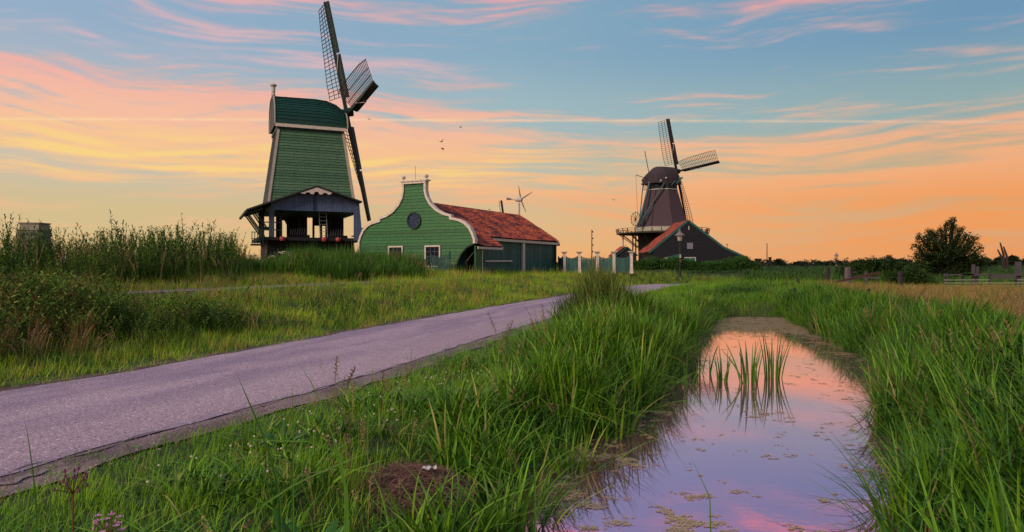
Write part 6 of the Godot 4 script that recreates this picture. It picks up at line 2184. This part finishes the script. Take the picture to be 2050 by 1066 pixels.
func materials() -> void:
	var wood := grain_tex(6.0, 1.2, 0.58, 1.14, 3)
	var blotch := noise_tex(0.012, Color(0.78, 0.78, 0.78), Color(1, 1, 1), 256, FastNoiseLite.TYPE_SIMPLEX_SMOOTH, 5, 8)
	var speck := noise_tex(0.25, Color(0.42, 0.40, 0.44), Color(1.0, 1.0, 1.0), 512, FastNoiseLite.TYPE_SIMPLEX, 3, 4)
	var thatch := grain_tex(1.0, 14.0, 0.6, 1.1, 9)
	M.soil = surf(lin(0.045, 0.07, 0.018), 0.95, blotch, 0.7)
	M.asphalt = surf(Color.WHITE, 0.85, grit_tex(), 0.33, 0.3)
	M.asphalt.vertex_color_use_as_albedo = true
	M.crack = surf(lin(0.16, 0.12, 0.15), 0.95)
	M.paint_mark = surf(lin(0.5, 0.42, 0.42), 0.9, speck, 2.0)
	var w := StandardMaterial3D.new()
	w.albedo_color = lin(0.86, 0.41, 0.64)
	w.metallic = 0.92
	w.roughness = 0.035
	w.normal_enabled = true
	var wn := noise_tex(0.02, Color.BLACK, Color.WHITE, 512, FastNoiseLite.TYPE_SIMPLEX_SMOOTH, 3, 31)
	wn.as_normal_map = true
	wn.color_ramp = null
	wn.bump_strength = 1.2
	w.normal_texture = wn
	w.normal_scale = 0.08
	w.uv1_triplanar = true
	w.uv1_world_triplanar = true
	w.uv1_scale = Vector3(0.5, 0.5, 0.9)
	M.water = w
	M.white = surf(lin(0.74, 0.66, 0.6), 0.6, blotch, 1.5)
	M.trim = surf(lin(0.5, 0.45, 0.41), 0.65, blotch, 1.2)
	M.cream = surf(lin(0.5, 0.5, 0.4), 0.7, blotch, 1.0)
	M.finial = surf(lin(0.45, 0.42, 0.38), 0.6)
	M.pale_grey = surf(lin(0.45, 0.44, 0.45), 0.7)
	M.blade_grey = surf(lin(0.16, 0.14, 0.13), 0.6)
	M.mill_green = surf(lin(0.092, 0.205, 0.115), 0.55, wood, 0.6)
	M.mill_green2 = surf(lin(0.078, 0.18, 0.104), 0.55, wood, 0.6)
	M.mill_green3 = surf(lin(0.108, 0.225, 0.132), 0.55, wood, 0.6)
	M.barn_green = surf(lin(0.020, 0.155, 0.045), 0.5, wood, 0.6)
	M.barn_green2 = surf(lin(0.016, 0.125, 0.037), 0.5, wood, 0.6)
	M.barn_green3 = surf(lin(0.027, 0.18, 0.054), 0.5, wood, 0.6)
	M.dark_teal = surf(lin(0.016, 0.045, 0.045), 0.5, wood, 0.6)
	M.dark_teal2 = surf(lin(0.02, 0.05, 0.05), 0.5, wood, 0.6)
	M.teal_board = surf(lin(0.026, 0.125, 0.115), 0.6, wood, 0.8)
	M.teal_board2 = surf(lin(0.036, 0.150, 0.135), 0.6, wood, 0.8)
	M.teal_board3 = surf(lin(0.020, 0.098, 0.095), 0.6, wood, 0.8)
	M.cap_green = surf(lin(0.012, 0.062, 0.045), 0.4, wood, 0.6)
	M.cap_green2 = surf(lin(0.016, 0.072, 0.052), 0.4, wood, 0.6)
	M.canopy = surf(lin(0.05, 0.06, 0.055), 0.7, wood, 0.6)
	M.blue_board = surf(lin(0.10, 0.15, 0.28), 0.6, wood, 0.8)
	M.blue_board2 = surf(lin(0.085, 0.13, 0.25), 0.6, wood, 0.8)
	M.blue_post = surf(lin(0.06, 0.10, 0.14), 0.6, wood, 0.8)
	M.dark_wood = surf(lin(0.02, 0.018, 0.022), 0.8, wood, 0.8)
	M.dark_wood2 = surf(lin(0.05, 0.038, 0.045), 0.85, wood, 0.8)
	M.brown_post = surf(lin(0.055, 0.04, 0.04), 0.8, wood, 0.8)
	M.grey_wood = surf(lin(0.22, 0.23, 0.25), 0.8, wood, 0.8)
	M.pale_wood = surf(lin(0.17, 0.135, 0.16), 0.85, wood, 1.5)
	M.pale_wood2 = surf(lin(0.10, 0.085, 0.11), 0.85, wood, 1.5)
	M.red_paint = surf(lin(0.32, 0.05, 0.05), 0.5)
	M.black = surf(lin(0.012, 0.012, 0.014), 0.6)
	M.sail_dark = surf(lin(0.022, 0.045, 0.045), 0.5, wood, 0.6)
	M.sail_board = surf(lin(0.025, 0.050, 0.050), 0.55, wood, 0.6)
	M.lattice = surf(lin(0.05, 0.03, 0.03), 0.7)
	M.lattice2 = surf(lin(0.06, 0.035, 0.03), 0.7)
	M.sail_black = surf(lin(0.018, 0.016, 0.022), 0.6, wood, 0.6)
	M.black_board = surf(lin(0.008, 0.009, 0.016), 0.6, wood, 0.6)
	M.black_board2 = surf(lin(0.011, 0.012, 0.020), 0.6, wood, 0.6)
	M.thatch = surf(lin(0.092, 0.062, 0.078), 0.95, thatch, 0.5)
	M.thatch_dark = surf(lin(0.06, 0.045, 0.055), 0.95, thatch, 0.5)
	M.thatch_cap = surf(lin(0.065, 0.050, 0.064), 0.95, thatch, 0.5)
	M.teal_beam = surf(lin(0.06, 0.11, 0.12), 0.6)
	M.stage_wood = surf(lin(0.045, 0.04, 0.035), 0.8)
	M.rail_grey = surf(lin(0.16, 0.15, 0.13), 0.8)
	M.rope = surf(lin(0.3, 0.2, 0.15), 0.9)
	M.verge_green = surf(lin(0.022, 0.09, 0.085), 0.5)
	M.shutter_grey = surf(lin(0.16, 0.16, 0.22), 0.6)
	M.door_green = surf(lin(0.022, 0.15, 0.14), 0.5)
	M.roof_board = surf(lin(0.06, 0.03, 0.02), 0.9)
	M.roof_dark = surf(lin(0.03, 0.03, 0.035), 0.8, wood, 0.6)
	M.ridge = surf(lin(0.22, 0.06, 0.035), 0.8, blotch, 1.0)
	var tl := StandardMaterial3D.new()
	tl.vertex_color_use_as_albedo = true
	tl.roughness = 0.75
	M.tile = tl
	M.glass = surf(lin(0.010, 0.011, 0.022), 0.2, null, 1.0, 0.25)
	M.blue_glass = surf(lin(0.016, 0.03, 0.085), 0.3, null, 1.0, 0.4)
	M.dark_blue = surf(lin(0.055, 0.08, 0.13), 0.5)
	M.lamp_green = surf(lin(0.015, 0.022, 0.024), 0.4)
	M.lamp_hood = surf(lin(0.18, 0.14, 0.14), 0.35, null, 1.0, 0.6)
	var lg := StandardMaterial3D.new()
	lg.albedo_color = Color(0.9, 0.85, 0.75, 0.35)
	lg.roughness = 0.4
	lg.transparency = BaseMaterial3D.TRANSPARENCY_ALPHA
	lg.cull_mode = BaseMaterial3D.CULL_DISABLED
	M.lamp_glass = lg
	M.far_block = surf(lin(0.16, 0.17, 0.13), 0.8, blotch, 0.1)
	M.far_block2 = surf(lin(0.22, 0.20, 0.17), 0.8)
	M.rust = surf(lin(0.075, 0.03, 0.025), 0.85)
	M.bark = surf(lin(0.035, 0.028, 0.024), 0.95)
	M.grass = leafy(0.5, 0.6)
	M.reed = leafy(0.5, 0.45)
	M.leaf = leafy(0.5, 0.7)
	M.leaf.metallic_specular = 0.15
	M.weed_mat = leafy(0.0, 0.7)
	M.blade_a = leafy(0.4, 0.4)
	M.blade_a.albedo_color = lin(0.06, 0.18, 0.015)
	M.blade_b = leafy(0.4, 0.4)
	M.blade_b.albedo_color = lin(0.035, 0.115, 0.014)
	M.blade_c = leafy(0.4, 0.4)
	M.blade_c.albedo_color = lin(0.075, 0.19, 0.025)
	M.rush_stem = surf(lin(0.10, 0.06, 0.02), 0.6)
	M.rush_bud = surf(lin(0.13, 0.02, 0.09), 0.6)
	M.rush_pink = surf(lin(0.42, 0.18, 0.32), 0.6)
	M.straw_dark = surf(lin(0.09, 0.045, 0.04), 0.95, speck, 3.0)
	M.umbel = surf(lin(0.6, 0.56, 0.45), 0.8)

func _ready() -> void:
	var cam := Camera3D.new()
	cam.name = "camera"
	cam.fov = rad_to_deg(2.0 * atan(533.0 / F))
	cam.near = 0.1
	cam.far = 9000.0
	cam.position = Vector3(0, EYE, 0)
	add_child(cam)
	cam.current = true
	var env := Environment.new()
	env.background_mode = Environment.BG_SKY
	var sky := Sky.new()
	var pano := PanoramaSkyMaterial.new()
	pano.panorama = sky_picture()
	sky.sky_material = pano
	env.sky = sky
	env.background_energy_multiplier = 0.50
	env.tonemap_mode = Environment.TONE_MAPPER_LINEAR
	env.tonemap_exposure = 2.0
	env.sdfgi_enabled = true
	env.ssao_enabled = true
	env.ssil_enabled = true
	var we := WorldEnvironment.new()
	we.name = "environment"
	we.environment = env
	add_child(we)
	var sun := DirectionalLight3D.new()
	sun.name = "sun"
	sun.light_energy = 0.5
	sun.light_color = Color(1.0, 0.86, 0.74)
	sun.light_angular_distance = 14.0
	sun.shadow_enabled = true
	sun.rotation_degrees = Vector3(-30, -42, 0)
	add_child(sun)
	rng.seed = 20240
	nz.seed = 3
	nz.frequency = 0.02
	nz.fractal_octaves = 3
	nz2.seed = 17
	nz2.frequency = 0.02
	nz2.fractal_octaves = 2
	materials()
	fill_ground_table()
	build_ground()
	build_lane()
	build_water()
	build_grit()
	green_mill()
	barn()
	thatched_mill()
	black_barn()
	fences()
	trees()
	verge_grass()
	reeds()
	undergrowth()
	seed_heads()
	small_things()
	single_plants()
	duckweed()
